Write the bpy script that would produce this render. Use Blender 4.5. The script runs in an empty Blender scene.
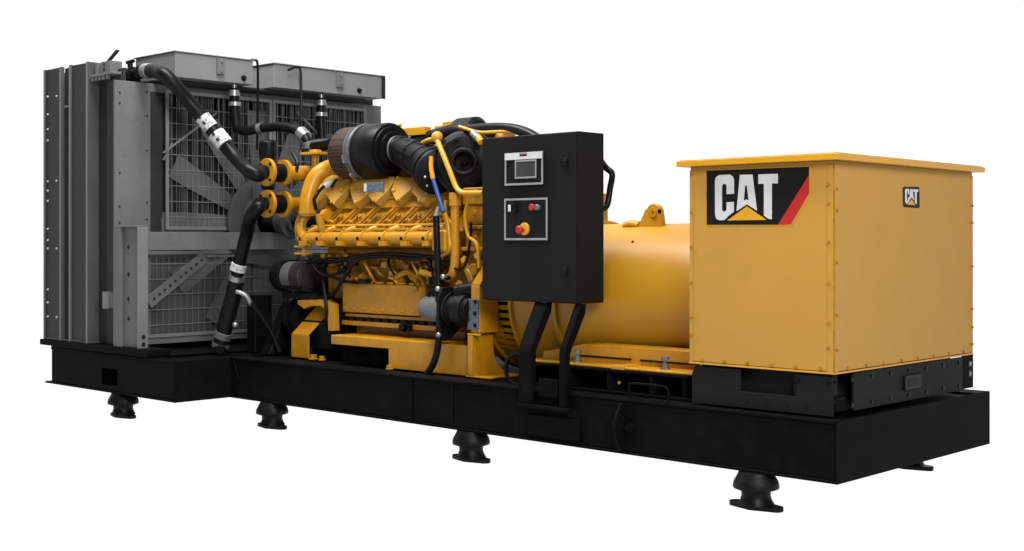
import bpy, bmesh, math, random
from mathutils import Vector, Matrix
random.seed(7)
C = bpy.context.scene.collection
V = Vector

# ------------------------------------------------------------------ materials
def _nodes(name):
    m = bpy.data.materials.new(name); m.use_nodes = True
    nt = m.node_tree; b = nt.nodes['Principled BSDF']
    return m, nt, b

ALB = .55
def paint(name, col, rough=.45, spec=.3, var=.12, scale=3.0, dirt=None, dirt_amt=.0, bump=.0, bscale=60, metal=0.0, rvar=.12):
    col = tuple(c*ALB for c in col); dirt = tuple(c*ALB for c in dirt) if dirt else None
    m, nt, b = _nodes(name)
    N = nt.nodes; L = nt.links
    tc = N.new('ShaderNodeTexCoord')
    n1 = N.new('ShaderNodeTexNoise'); n1.inputs['Scale'].default_value = scale; n1.inputs['Detail'].default_value = 5
    L.new(tc.outputs['Object'], n1.inputs['Vector'])
    rmp = N.new('ShaderNodeMapRange'); rmp.inputs['From Min'].default_value = .3; rmp.inputs['From Max'].default_value = .7
    rmp.inputs['To Min'].default_value = 1 - var; rmp.inputs['To Max'].default_value = 1 + var
    L.new(n1.outputs['Fac'], rmp.inputs['Value'])
    mul = N.new('ShaderNodeVectorMath'); mul.operation = 'SCALE'
    mul.inputs[0].default_value = col
    L.new(rmp.outputs['Result'], mul.inputs['Scale'])
    out = mul.outputs['Vector']
    if dirt:
        n2 = N.new('ShaderNodeTexNoise'); n2.inputs['Scale'].default_value = scale * 4; n2.inputs['Detail'].default_value = 8
        L.new(tc.outputs['Object'], n2.inputs['Vector'])
        r2 = N.new('ShaderNodeMapRange'); r2.inputs['From Min'].default_value = .48; r2.inputs['From Max'].default_value = .72
        r2.inputs['To Max'].default_value = dirt_amt
        L.new(n2.outputs['Fac'], r2.inputs['Value'])
        mx = N.new('ShaderNodeMix'); mx.data_type = 'RGBA'
        L.new(r2.outputs['Result'], mx.inputs['Factor'])
        L.new(out, mx.inputs['A']); mx.inputs['B'].default_value = (*dirt, 1)
        out = mx.outputs['Result']
    L.new(out, b.inputs['Base Color'])
    rr = N.new('ShaderNodeMapRange'); rr.inputs['To Min'].default_value = max(.05, rough - rvar); rr.inputs['To Max'].default_value = min(1, rough + rvar)
    L.new(n1.outputs['Fac'], rr.inputs['Value']); L.new(rr.outputs['Result'], b.inputs['Roughness'])
    b.inputs['Specular IOR Level'].default_value = spec
    b.inputs['Metallic'].default_value = metal
    if bump:
        n3 = N.new('ShaderNodeTexNoise'); n3.inputs['Scale'].default_value = bscale; n3.inputs['Detail'].default_value = 4
        L.new(tc.outputs['Object'], n3.inputs['Vector'])
        bp = N.new('ShaderNodeBump'); bp.inputs['Strength'].default_value = bump; bp.inputs['Distance'].default_value = .01
        L.new(n3.outputs['Fac'], bp.inputs['Height']); L.new(bp.outputs['Normal'], b.inputs['Normal'])
    return m

def perforated(name, hole, metal_col, scale):
    """brown perforated sheet: small dark holes in a painted skin"""
    m, nt, b = _nodes(name); N = nt.nodes; L = nt.links
    tc = N.new('ShaderNodeTexCoord')
    vo = N.new('ShaderNodeTexVoronoi'); vo.inputs['Scale'].default_value = scale; vo.inputs['Randomness'].default_value = .25
    L.new(tc.outputs['Object'], vo.inputs['Vector'])
    st = N.new('ShaderNodeMapRange'); st.inputs['From Min'].default_value = .30; st.inputs['From Max'].default_value = .42
    L.new(vo.outputs['Distance'], st.inputs['Value'])
    mx = N.new('ShaderNodeMix'); mx.data_type = 'RGBA'
    mx.inputs['A'].default_value = (*hole, 1); mx.inputs['B'].default_value = (*metal_col, 1)
    L.new(st.outputs['Result'], mx.inputs['Factor']); L.new(mx.outputs['Result'], b.inputs['Base Color'])
    b.inputs['Roughness'].default_value = .6; b.inputs['Specular IOR Level'].default_value = .2
    return m

YEL = (.64, .318, .036)
M = {}
M['cabinet'] = paint('yellow_cabinet_paint', (.615, .325, .052), .5, .22, .03, 1.6, dirt=(.46, .245, .05), dirt_amt=.2, bump=.03, bscale=2.2)
M['trim'] = paint('yellow_edge_paint', (.78, .37, .012), .3, .4, .05, 3)
M['yellow'] = paint('yellow_machine_paint', (.66, .30, .008), .34, .32, .10, 5, dirt=(.20, .09, .006), dirt_amt=.25, bump=.05)
M['iron'] = paint('yellow_cast_iron_paint', (.54, .235, .0045), .34, .28, .25, 7, dirt=(.10, .042, .003), dirt_amt=.55, bump=.25, bscale=45)
M['barrel'] = paint('yellow_barrel_paint', (.64, .31, .014), .42, .32, .05, 1.5, bump=.02)
M['black'] = paint('black_frame_paint', (.0068, .0068, .0070), .55, .02, .15, 2.5, dirt=(.014, .0138, .0134), dirt_amt=.3)
M['plinthblack'] = paint('dark_plinth_paint', (.017, .017, .0175), .55, .05, .1, 3)
M['panelblack'] = paint('black_panel_paint', (.015, .015, .0155), .55, .05, .06, 2.0, bump=.02, bscale=180)
M['rubber'] = paint('black_rubber', (.006, .006, .006), .38, .12, .2, 6)
M['castblack'] = paint('black_cast_iron', (.0070, .0070, .0074), .45, .12, .3, 9, bump=.3, bscale=40)
M['grey'] = paint('grey_radiator_paint', (.19, .194, .197), .5, .2, .08, 2.5, dirt=(.10, .10, .10), dirt_amt=.3)
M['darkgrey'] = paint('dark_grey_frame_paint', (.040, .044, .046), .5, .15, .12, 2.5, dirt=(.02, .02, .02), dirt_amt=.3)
M['midgrey'] = paint('mid_grey_panel_paint', (.095, .098, .10), .5, .2, .12, 3)
M['palegrey'] = paint('pale_grey_and_lit_edge_paint', (.24, .245, .25), .45, .3, .08, 3)  # pale frames, and the painted light on the flange edges
M['tank'] = paint('grey_tank_paint', (.25, .255, .258), .5, .25, .06, 2.5)
M['wire'] = paint('guard_wire_metal', (.24, .245, .25), .4, .4, .1, 5)
M['core'] = paint('radiator_core_metal', (.022, .023, .024), .6, .08, .3, 14)
M['tube'] = paint('radiator_tube_metal', (.095, .098, .10), .5, .2, .3, 6)
M['blade'] = paint('fan_blade_paint', (.14, .144, .147), .5, .2, .12, 5)
M['steel'] = paint('bright_steel', (.42, .42, .42), .35, .5, .3, 18, metal=.7)
M['grommet'] = paint('dull_zinc', (.20, .205, .21), .45, .4, .2, 10, metal=.4, bump=.1)
M['white'] = paint('white_enamel', (.72, .72, .72), .5, .3, .10, 20)
M['print'] = paint('printed_white_sleeve', (.80, .80, .80), .5, .3, .10, 9, dirt=(.05, .05, .05), dirt_amt=1.0)
M['silver'] = paint('silver_line_enamel', (.36, .36, .36), .45, .3, .04, 5)
M['letter'] = paint('pale_letter_vinyl', (.74, .75, .76), .5, .3, .06, 8)
M['decalblack'] = paint('black_decal_vinyl', (.006, .006, .006), .5, .15, .05, 5)
M['red'] = paint('red_decal_vinyl', (.56, .016, .018), .5, .3, .04, 5)
M['decalyellow'] = paint('yellow_decal_vinyl', (.82, .42, .012), .5, .3, .04, 5)
M['blue'] = paint('blue_plastic', (.008, .075, .28), .45, .3, .1, 5)
M['bluegrey'] = paint('blue_grey_plate', (.13, .16, .20), .45, .3, .5, 45)
M['glass'] = paint('dark_display_glass', (.058, .062, .062), .3, .3, .05, 5)
M['brown'] = perforated('brown_perforated_sheet', (.004, .003, .003), (.040, .025, .019), 38)
M['darkbrown'] = perforated('dark_perforated_end', (.004, .004, .004), (.022, .017, .016), 45)

# ------------------------------------------------------------------ mesh helpers
class MB:
    def __init__(s): s.v = []; s.f = []
    def add(s, vs, fs):
        o = len(s.v); s.v += [tuple(p) for p in vs]; s.f += [tuple(i + o for i in f) for f in fs]; return s
    def box(s, x0, x1, y0, y1, z0, z1):
        vs = [(x, y, z) for x in (x0, x1) for y in (y0, y1) for z in (z0, z1)]
        return s.add(vs, [(0,1,3,2),(4,6,7,5),(0,4,5,1),(2,3,7,6),(0,2,6,4),(1,5,7,3)])
    def prism(s, pts, vec):
        n = len(pts); vec = V(vec); a = [V(p) for p in pts]
        nrm = V((0,0,0))
        for i in range(n): nrm += a[i].cross(a[(i+1) % n])
        if nrm.dot(vec) < 0: a.reverse()          # base faces away from vec
        vs = a + [p + vec for p in a]
        fs = [tuple(range(n-1, -1, -1)), tuple(range(n, 2*n))]
        fs += [(i, (i+1) % n, n+(i+1) % n, n+i) for i in range(n)]
        return s.add(vs, fs)
    def xz(s, pts, y0, y1): return s.prism([(x, y0, z) for x, z in pts], (0, y1-y0, 0))
    def yz(s, pts, x0, x1): return s.prism([(x0, y, z) for y, z in pts], (x1-x0, 0, 0))
    def xy(s, pts, z0, z1): return s.prism([(x, y, z0) for x, y in pts], (0, 0, z1-z0))
    def lathe(s, o, ax, prof, n=32, caps=True):
        o = V(o); ax = V(ax).normalized()
        u = ax.orthogonal().normalized(); w = ax.cross(u)
        vs = []; fs = []
        for d, r in prof:
            for k in range(n):
                a = 2*math.pi*k/n
                vs.append(o + ax*d + (u*math.cos(a) + w*math.sin(a))*r)
        for i in range(len(prof)-1):
            for k in range(n):
                k2 = (k+1) % n
                fs.append((i*n+k, i*n+k2, (i+1)*n+k2, (i+1)*n+k))
        if caps:
            fs.append(tuple(range(n-1, -1, -1))); fs.append(tuple((len(prof)-1)*n+k for k in range(n)))
        return s.add(vs, fs)
    def cyl(s, a, b, r, r2=None, n=24):
        a = V(a); b = V(b); return s.lathe(a, b-a, [(0, r), ((b-a).length, r if r2 is None else r2)], n)
    def bar(s, a, b, w, h, up=(0,0,1)):
        a = V(a); b = V(b); d = (b-a).normalized(); up = V(up)
        q = d.cross(up)
        if q.length < 1e-4: q = d.cross(V((0,1,0)))
        q.normalize(); t = q.cross(d).normalized()
        pts = [a + q*(sx*w/2) + t*(sy*h/2) for sx, sy in ((-1,-1),(1,-1),(1,1),(-1,1))]
        return s.prism(pts, b-a)
    def tube(s, pts, r, n=12, sub=6, r_end=None, rings=None):
        p = [V(q) for q in pts]
        if sub > 1 and len(p) > 2:
            e = [p[0]*2-p[1]] + p + [p[-1]*2-p[-2]]; q = []
            for i in range(1, len(e)-2):
                for k in range(sub):
                    t = k/sub; a, b, c, d = e[i-1], e[i], e[i+1], e[i+2]
                    q.append(.5*((2*b) + (c-a)*t + (2*a-5*b+4*c-d)*t*t + (3*b-a-3*c+d)*t**3))
            q.append(p[-1]); p = q
        m = len(p); u = None; vs = []; fs = []
        for i in range(m):
            d = (p[min(i+1, m-1)] - p[max(i-1, 0)]).normalized()
            u = d.orthogonal().normalized() if u is None else (u - d*u.dot(d)).normalized()
            w = d.cross(u); rr = r if r_end is None else r + (r_end-r)*i/(m-1)
            if rings: rr *= 1 + rings*(.5 if i % 2 else -.5)
            for k in range(n):
                a = 2*math.pi*k/n; vs.append(p[i] + (u*math.cos(a) + w*math.sin(a))*rr)
        for i in range(m-1):
            for k in range(n):
                k2 = (k+1) % n; fs.append((i*n+k, i*n+k2, (i+1)*n+k2, (i+1)*n+k))
        fs.append(tuple(range(n-1, -1, -1))); fs.append(tuple((m-1)*n+k for k in range(n)))
        return s.add(vs, fs)
    def torus(s, c, ax, R, r, n=32, m=10):
        c = V(c); ax = V(ax).normalized(); u = ax.orthogonal().normalized(); w = ax.cross(u); vs = []; fs = []
        for i in range(n):
            a = 2*math.pi*i/n; d = u*math.cos(a) + w*math.sin(a)
            for k in range(m):
                b = 2*math.pi*k/m; vs.append(c + d*(R + r*math.cos(b)) + ax*(r*math.sin(b)))
        for i in range(n):
            for k in range(m):
                fs.append((i*m+k, ((i+1) % n)*m+k, ((i+1) % n)*m+(k+1) % m, i*m+(k+1) % m))
        return s.add(vs, fs)
    def ball(s, c, r, n=14):
        prof = [(-r*math.cos(math.pi*i/8), max(1e-4, r*math.sin(math.pi*i/8))) for i in range(9)]
        return s.lathe(c, (0,0,1), prof, n)
    def bolt(s, p, ax, r=.012, h=.01):
        return s.lathe(p, ax, [(0, r*1.35), (h*.25, r*1.35), (h*.25, r), (h, r), (h, r*.8)], 6)

SPLIT = {'bolt','box_screw','fitting','clamp_screw','mounting_bolt','hold_down_bolt','cable_clip','cable_connector','foot_slot',
         'tab_bolt','plinth_tab','band_latch','port_bolt','port_boss','brace_hole','flange_tooth','elbow_bolt','drain_cock','lifting_block','core_tube','packer_frame','alternator_bracket','fuel_line'}
def islands(mb):
    par = list(range(len(mb.v)))
    def find(i):
        while par[i] != i: par[i] = par[par[i]]; i = par[i]
        return i
    for f in mb.f:
        a = find(f[0])
        for i in f[1:]: par[find(i)] = a
    out = {}
    for f in mb.f: out.setdefault(find(f[0]), []).append(f)
    res = []
    for fs in out.values():
        ids = sorted({i for f in fs for i in f}); mp = {i: k for k, i in enumerate(ids)}
        n = MB(); n.add([mb.v[i] for i in ids], [tuple(mp[i] for i in f) for f in fs]); res.append(n)
    return res
def obj(name, mb, mat, parent=None, bevel=0, label=None, smooth=True):
    if name in SPLIT:
        parts = islands(mb)
        if len(parts) > 1:
            return [obj1(name, p, mat, parent, bevel, label, smooth) for p in parts][0]
    return obj1(name, mb, mat, parent, bevel, label, smooth)
def obj1(name, mb, mat, parent=None, bevel=0, label=None, smooth=True):
    me = bpy.data.meshes.new(name); me.from_pydata(mb.v, [], mb.f)
    bm = bmesh.new(); bm.from_mesh(me); bmesh.ops.recalc_face_normals(bm, faces=bm.faces); bm.to_mesh(me); bm.free()
    if smooth:
        me.polygons.foreach_set('use_smooth', [True]*len(me.polygons)); me.set_sharp_from_angle(angle=math.radians(38))
    me.materials.append(M[mat] if isinstance(mat, str) else mat)
    o = bpy.data.objects.new(name, me); C.objects.link(o)
    if parent:
        o.parent = parent
        if parent is root: o.location = -root.location
    if bevel:
        b = o.modifiers.new('edge', 'BEVEL'); b.width = bevel; b.segments = 2; b.limit_method = 'ANGLE'; b.angle_limit = math.radians(40)
        b.harden_normals = True
    if label: o['label'] = label
    return o

# the whole set is bolted onto one skid: one thing, its base at the floor
root = bpy.data.objects.new('generator_set', None); C.objects.link(root)
root.location = (-3.7, .93, -.20)
root['label'] = 'long yellow and black diesel generator set with grey radiator, standing on a white floor'
root['category'] = 'generator'

# ------------------------------------------------------------------ skid
GZ = -.20
m = MB()
ybk = 1.86
for y0, s in ((0, 1), (ybk, -1)):                 # two long channel beams
    m.box(-5.412, -.013, *sorted((y0 + s*.012, y0 + s*.026)), .018, .307)
    m.box(-5.4135, -.013, *sorted((y0, y0 + s*.16)), .308, .325)
    m.box(-5.4135, -.013, *sorted((y0, y0 + s*.16)), 0, .017)
m.box(-.0125, .001, -.001, ybk+.001, -.001, .326)      # end plate
for x in (-1.2, -2.2, -3.3, -4.4, -5.2): m.box(x-.05, x+.05, .03, ybk-.03, .05, .30)
m.box(-5.38, -.02, .17, ybk-.17, .29, .312)
skid = obj('skid_beam', m, 'black', root, .004, 'long black channel beam frame under the engine and generator')
# gussets and stiffeners welded on the side
for px in (411, 452):
    m = MB(); x = {411: -3.253, 452: -2.848}[px]
    m.box(x-.008, x+.008, .001, .0115, .018, .307); obj('stiffener', m, 'darkgrey' if 0 else 'black', skid, .002)
# round eared lifting eye on the beam side
m = MB(); cx = -1.403
m.yz([(.0115,.02),(.0115,.30),(-.02,.30)] + [(-.02-.062*math.sin(math.pi*k/12), .295-.27*k/12) for k in range(1,12)] + [(-.02,.02)], cx-.01, cx+.01)
obj('lifting_eye', m, 'black', skid, .003)
m = MB(); m.lathe((cx+.06, .012, .16), (0,-1,0), [(0,.03),(.03,.03),(.03,.018),(.045,.018)], 20); obj('lashing_pin', m, 'black', skid)
# small plate and bolts under the panel legs
m = MB(); xa, xb, za, zb_ = -2.165, -1.728, 0.039, 0.168; m.box(xa, xb, -.006, .0115, za, zb_)
for x in (-2.054, -1.776): m.bolt((x, -.006, (za+zb_)/2), (0,-1,0), .012, .008)
obj('bracket_plate', m, 'black', skid, .002)

# wide skid under the radiator
m = MB()
m.box(-7.40, -5.426, -.490, -.478, .018, .300); m.box(-7.50, -5.4265, -.50, -.36, 0, .017); m.box(-7.40, -5.4265, -.50, -.36, .301, .318)
m.box(-7.40, -5.426, 2.338, 2.350, .018, .300); m.box(-7.50, -5.4265, 2.22, 2.36, 0, .017); m.box(-7.40, -5.4265, 2.22, 2.36, .301, .318)
m.box(-5.426, -5.414, -.501, 2.361, -.001, .319)
m.box(-7.40, -7.388, -.47, 2.33, .0175, .3005)
m.box(-7.38, -5.44, -.35, 2.21, .25, .312)
rskid = obj('radiator_skid', m, 'black', root, .004, 'wider black skid frame carrying the grey radiator')
m = MB(); x0, x1 = -6.526, -6.284
m.box(x0, x1, -.493, -.489, 0.063, 0.195); obj('fork_pocket', m, paint('pocket_black', (.002,.002,.002), .9, 0, .0), rskid)
m = MB()                                          # ledge plate on which the radiator stands
m.box(-7.56, -5.78, -.52, -.30, .335, .385); m.box(-7.56, -5.78, 2.18, 2.38, .335, .385); m.box(-7.56, -7.40, -.30, 2.18, .335, .385)
m.box(-7.40, -5.79, -.495, 2.35, .3185, .3345)
obj('ledge_plate', m, 'black', rskid, .004)
m = MB()                                          # knee bracket where both skids meet
m.prism([(-5.30,-.004,.16),(-5.36,-.004,.30),(-5.35,-.004,.30),(-5.285,-.004,.16),(-5.35,-.004,.02),(-5.36,-.004,.02)], (0,.015,0)); obj('knee_bracket', m, 'black', rskid, .002)

def isolator(x, y):
    t = MB(); t.lathe((x, y, GZ), (0,0,1), [(.025,.10),(.05,.085),(.075,.078),(.100,.082),(.106,.108),(.112,.123),(.124,.126),(.150,.120),(.178,.104),(.1995,.094)], 32)
    o = obj('vibration_isolator', t, 'castblack', root)
    f = MB(); pts = []
    for sx in (1, -1):
        for k in range(7):
            a = -math.pi/2 + math.pi*k/6
            pts.append((x + sx*(.125 + .040*math.cos(a)), y + sx*.040*math.sin(a)))
        pts.append((x, y + sx*.075))
    f.xy(pts, GZ, GZ+.027)
    obj('foot_plate', f, 'castblack', o, .004)
    return o
for x, y in ((-0.517, .05), (-2.724, .06), (-4.92, .06), (-6.312, -.42), (-.50, 1.79), (-2.6, 1.78), (-4.7, 1.78), (-6.1, 2.28)):
    isolator(x, y)

# ------------------------------------------------------------------ radiator
SX = -6.30                                        # plane of the fan shroud face
m = MB()
m.box(-6.72, SX-.031, -.355, 2.215, .39, 2.40)
rad = obj('radiator', m, 'core', root, 0, 'tall grey radiator with fan guard at the far end of the set')
# cooling tubes standing in front of the core
m = MB()
y = -.02
while y < 2.12:
    w = random.choice((.012, .018, .03, .045)); m.box(SX-.045-random.random()*.02, SX-.022-random.random()*.008, y, y+w, 1.30, 2.53); y += w + random.choice((.03, .04, .06))
obj('cooling_tubes', m, 'tube', rad)
m = MB(); m.box(SX-.10, SX-.024, -.17, 2.12, .387, 1.22); obj('lower_panel', m, 'midgrey', rad, .003)
# side frame: upright plates and flanges, both sides
for sd, yb in ((0, -.5), (1, 2.36)):
    s = 1 if sd == 0 else -1
    def ys(a, b): return sorted((yb + s*a, yb + s*b))
    m = MB()
    m.box(-7.51, -7.24, *ys(.012, .03), .387, 2.76)
    m.box(-7.21, -7.07, *ys(.035, .05), .387, 2.75)
    m.box(-7.04, -6.775, *ys(.012, .03), .387, 2.757)
    m.box(-6.80, -6.335, *ys(.10, .12), .387, 2.68)
    m.box(-6.57, -6.335, *ys(.075, .0995), .387, 2.66)
    sp = obj('side_plate', m, 'darkgrey', rad, .003)
    m = MB()
    for a, b in ((-7.524, -7.513), (-7.235, -7.212), (-7.066, -7.04), (-6.775, -6.745)):
        m.box(a, b, *ys(0, .034 if a < -6.8 else .11), .387, 2.762)
    m.box(-7.512, -6.722, *ys(.001, .14), .3872, .40)
    obj('flange', m, 'midgrey', sp, .003)
    m = MB()
    for a, b in ((-7.524, -7.513), (-7.235, -7.217), (-7.066, -7.046), (-6.775, -6.752)): m.box(a, b, *ys(-.004, -.0005), .387, 2.762)
    obj('flange_lit_edge', m, 'palegrey', sp)  # light catching the flange fronts, painted as paler strips
    m = MB()
    for px, py in ((46,86),(46,105),(46,121),(46,133),(55,87),(46,177),(46,187),(46,198),(55,177),(46,228),(46,240),(46,249),(55,249),(46,293),(46,307),(46,322),(54,322)):
        zz = 1.25 + (241-py)/1297*10.65; xx = -7.47 if px == 46 else -7.31
        m.bolt((xx, yb + s*.012, zz), (0,-s,0), .009, .008)
    if sd == 0: obj('bolt', m, 'white', sp)
    m = MB(); m.box(-7.20, -7.075, *ys(.02, .06), 2.407, 2.424); obj('shelf', m, 'palegrey', sp)
# cooling strips joining both sides across the back
m = MB(); m.box(-7.50, -7.40, -.36, 2.22, .40, 2.74); m.box(-7.39, -6.73, -.36, 2.22, 2.60, 2.66); obj('back_frame', m, 'darkgrey', rad)
# ledge at the top of the side recess with small lugs
m = MB(); m.box(-6.72, -6.335, -.50, -.38, 2.625, 2.645)
for k in range(5): m.box(-6.70 + k*.06, -6.67 + k*.06, -.495, -.47, 2.59, 2.625)
obj('top_ledge', m, 'grey', rad, .002)
m = MB(); m.box(-6.70, -6.66, -.46, -.40, 2.646, 2.75); m.box(-6.64, -6.585, -.45, -.38, 2.646, 2.74); m.box(-6.587, -6.432, -.47, -.36, 2.646, 2.745)
lb = obj('lifting_block', m, 'grey', rad, .003)
m = MB()
xq = -6.529
for z in (2.68, 2.72): m.bolt((xq, -.47, z), (0,-1,0), .012, .008)
m.bar((xq-.03,-.42,2.748), (xq+.13,-.42,2.83), .03, .012); obj('latch', m, 'darkgrey', lb)

# shroud: box around the fan with an open front
m = MB()
m.box(SX-.03, SX, -.50, -.175, .387, 2.57)         # strip left of the guard
m.box(SX-.03, SX, 2.13, 2.36, .387, 2.57)
m.box(SX-.03, SX, -.175, 2.13, 2.50, 2.57)
m.box(-6.60, SX-.031, -.385, -.36, .387, 2.569)
m.box(-6.60, SX-.031, 2.22, 2.245, .387, 2.569)
m.box(-6.60, SX-.031, -.359, 2.219, 2.54, 2.568)
shroud = obj('fan_shroud', m, 'grey', rad, .003)
m = MB(); m.box(SX-.02, SX-.002, -.174, -.06, 1.33, 2.499); obj('recess_shade_strip', m, 'darkgrey', shroud)  # dark strip painting the shade in the recess beside the guard
m = MB()
for py in (86, 97, 170, 205, 222):
    z = 1.25 + (241-py)/1297*10.2
    m.bolt((SX, -.46, z), (1,0,0), .008, .006)
for py in (83, 108, 145, 200, 218): m.bolt((SX, -.21, 1.25 + (241-py)/1297*10.2), (1,0,0), .008, .006)
obj('bolt', m, 'darkgrey', shroud)

# fan guard: welded frame and wires
def guard(z0, z1, y0, y1, x, hs, vs, nm):
    f = MB(); w = .028
    f.box(x-.02, x, y0, y0+w, z0, z1); f.box(x-.02, x, y1-w, y1, z0, z1)
    f.box(x-.02, x, y0+w, y1-w, z0, z0+w); f.box(x-.02, x, y0+w, y1-w, z1-w, z1)
    g = obj('fan_guard', f, 'palegrey', rad, .002, nm)
    wv = MB(); yy = y0 + w + vs/2; k = 0
    while yy < y1-w:
        wv.cyl((x-.012, yy, z0+.01), (x-.012, yy, z1-.01), .0019, n=5); yy += vs
    zz = z0 + w + hs*.6
    while zz < z1-w:
        wv.cyl((x-.006, y0+.01, zz), (x-.006, y1-.01, zz), .0036, n=6); zz += hs
    obj('wire_mesh', wv, 'wire', g)
    return g
GX = SX + .05
g1 = guard(1.345, 2.525, -.055, 1.03, GX, .132, .052, 'upper wire guard on the near half of the radiator')
guard(1.345, 2.525, 1.04, 2.13, GX, .132, .052, 'upper wire guard on the far half of the radiator')
g3 = guard(.44, 1.165, -.30, 2.13, GX-.02, .128, .058, 'lower wire guard below the cross beam')
# braces across the guards
m = MB()
m.bar((-6.24, -0.091, 1.988), (-6.24, 0.429, 2.36), .012, .022, (1,0,0)); m.bar((-6.24, -0.091, 1.929), (-6.24, -0.005, 2.076), .01, .016, (1,0,0))
m.bar((-6.24, 1.287, 2.431), (-6.24, 1.681, 2.141), .012, .022, (1,0,0))
obj('brace_rod', m, 'palegrey', g1)
m = MB(); a, b = V((-6.22, -0.244, 0.736)), V((-6.22, 0.315, 1.121))
m.bar(a, b, .10, .014, (1,0,0)); br = obj('perforated_brace', m, 'grey', rad, .002)
m = MB(); d = (b-a)/11
for k in range(1, 11): m.lathe(a + d*k + V((.0075,0,0)), (1,0,0), [(0,.013),(.003,.013)], 10)
obj('brace_hole', m, 'darkgrey', br)
m = MB(); m.bar(b + V((.02,-.02,.0)), b + V((.02,.28,.0)), .05, .02); obj('brace_plate', m, 'palegrey', br)
# column and cross beam
m = MB()
m.box(-6.298, -5.96, -.47, -.455, .387, 1.36); m.box(-6.298, -6.22, -.499, -.47, .387, 1.372)
m.box(-6.298, -5.96, -.50, -.40, 1.361, 1.374)
col = obj('column', m, 'grey', rad, .003)
m = MB(); m.box(-5.96, -5.946, -.50, -.408, .387, 1.36); obj('column_flange', m, 'palegrey', col, .003)
m = MB()
for z in (.62, .78, .98, 1.2): m.bolt((-6.14, -.47, z), (0,-1,0), .013, .006)
for z in (.42, .48): m.bolt((-5.946, -.45, z), (1,0,0), .014, .008)
obj('bolt', m, 'core', col)
m = MB(); m.box(-6.298, -5.96, 2.31, 2.325, .387, 1.36); m.box(-5.96, -5.946, 2.27, 2.36, .387, 1.36); obj('column', m, 'grey', rad, .003)
m = MB(); m.box(-6.01, -5.995, -.407, 2.27, 1.176, 1.324); m.box(-6.06, -6.01, -.407, 2.27, 1.31, 1.324); m.box(-6.06, -6.01, -.407, 2.27, 1.176, 1.19)
obj('cross_beam', m, 'grey', rad, .003)
m = MB(); m.box(-6.45, -6.37, -.47, -.425, .70, .82); m.box(-6.47, -6.45, -.52, -.425, .69, .83); obj('hinge_plate', m, 'palegrey', rad, .002)
# lower panels behind the beam
m = MB(); m.box(SX+.0, SX+.02, -.40, 2.2, .387, .435); obj('sill_rail', m, 'grey', rad, .002)

# fan
FC = V((SX-.005+.0, .93, 1.42))
m = MB(); m.lathe(FC + V((-.014,0,0)), (1,0,0), [(0,.30),(.02,.30),(.03,.26),(.03,.20),(.05,.19),(.05,.12),(.07,.11)], 40)
fan = obj('cooling_fan', m, 'darkgrey', root, .0, 'large grey cooling fan behind the wire guard')
for k in range(12):
    a = math.radians(152 + k*30)
    r = V((0, math.cos(a), math.sin(a))); t = V((0, -math.sin(a), math.cos(a)))
    m = MB(); pts = []
    for rr, w, tw in ((.24, .06, .02), (.5, .085, .015), (.8, .105, .010), (1.0, .11, .006)):
        for e in (-1, 1): pts.append(FC + V((-.002,0,0)) + r*rr + t*(w*e) + V((tw*e,0,0)))
    vs = pts + [p + V((.008,0,0)) for p in pts]; n = 8; fs = []
    for i in range(3):
        q = 2*i; fs += [(q, q+1, q+3, q+2), (n+q, n+q+2, n+q+3, n+q+1), (q, q+2, n+q+2, n+q), (q+1, n+q+1, n+q+3, q+3)]
    fs += [(0, n, n+1, 1), (6, 7, n+7, n+6)]
    m.add(vs, fs); obj('fan_blade', m, 'blade', fan)
m = MB(); m.lathe((-6.235,.93,1.42), (1,0,0), [(0,.40),(.03,.40),(.035,.385),(.04,.26),(.06,.25),(.065,.12)], 48); m.box(-6.235,-6.20,.60,1.26,1.05,1.42); m.box(-6.20,-6.17,.76,1.10,1.2,1.72); obj('drive_guard', m, 'midgrey', fan, .004)
m = MB(); m.cyl(FC + V((.06,0,0)), (-5.1, .93, 1.45), .07); obj('drive_shaft', m, 'core', fan)
m = MB(); m.lathe((-5.95, .93, 1.42), (1,0,0), [(0,.12),(.10,.12),(.10,.15),(.15,.15),(.15,.10),(.2,.10)], 32); obj('fan_pulley', m, 'midgrey', fan)

# header tanks
def header_tank(y0, y1, lab, brk):
    x0, x1, z0, z1 = -6.57, -5.95, 2.595, 2.80
    m = MB(); m.box(x0, x1, y0, y1, z0, z1); m.box(x0-.012, x1+.012, y0-.012, y1+.012, z1+.001, z1+.012); 
    t = obj('header_tank', m, 'tank', root, .006, lab)
    m = MB(); m.box(x1+.001, x1+.03, brk-.035, brk+.035, 2.655, 2.79)
    for z in (2.68, 2.76): m.bolt((x1+.03, brk, z), (1,0,0), .012, .008)
    obj('sight_bracket', m, 'grey', t, .004)
    m = MB(); m.bolt((x1+.001, brk+.24, 2.645), (1,0,0), .02, .02); obj('drain_plug', m, 'castblack', t)
    return t
t1 = header_tank(-.157, .61, 'near grey header tank on top of the radiator', .27)
t2 = header_tank(.83, 2.085, 'far and longer grey header tank on top of the radiator', 1.55)
m = MB(); m.box(-5.937, -5.932, 2.055, 2.096, 2.59, 2.806); obj('end_cap', m, 'core', t2)
m = MB(); m.box(-6.56, SX, .1, .3, 2.571, 2.594); m.box(-6.56, SX, 1.2, 1.5, 2.571, 2.594); m.box(-6.50,-6.1, -.12, 2.0, 2.575, 2.593); obj('tank_support', m, 'darkgrey', rad)

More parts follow.
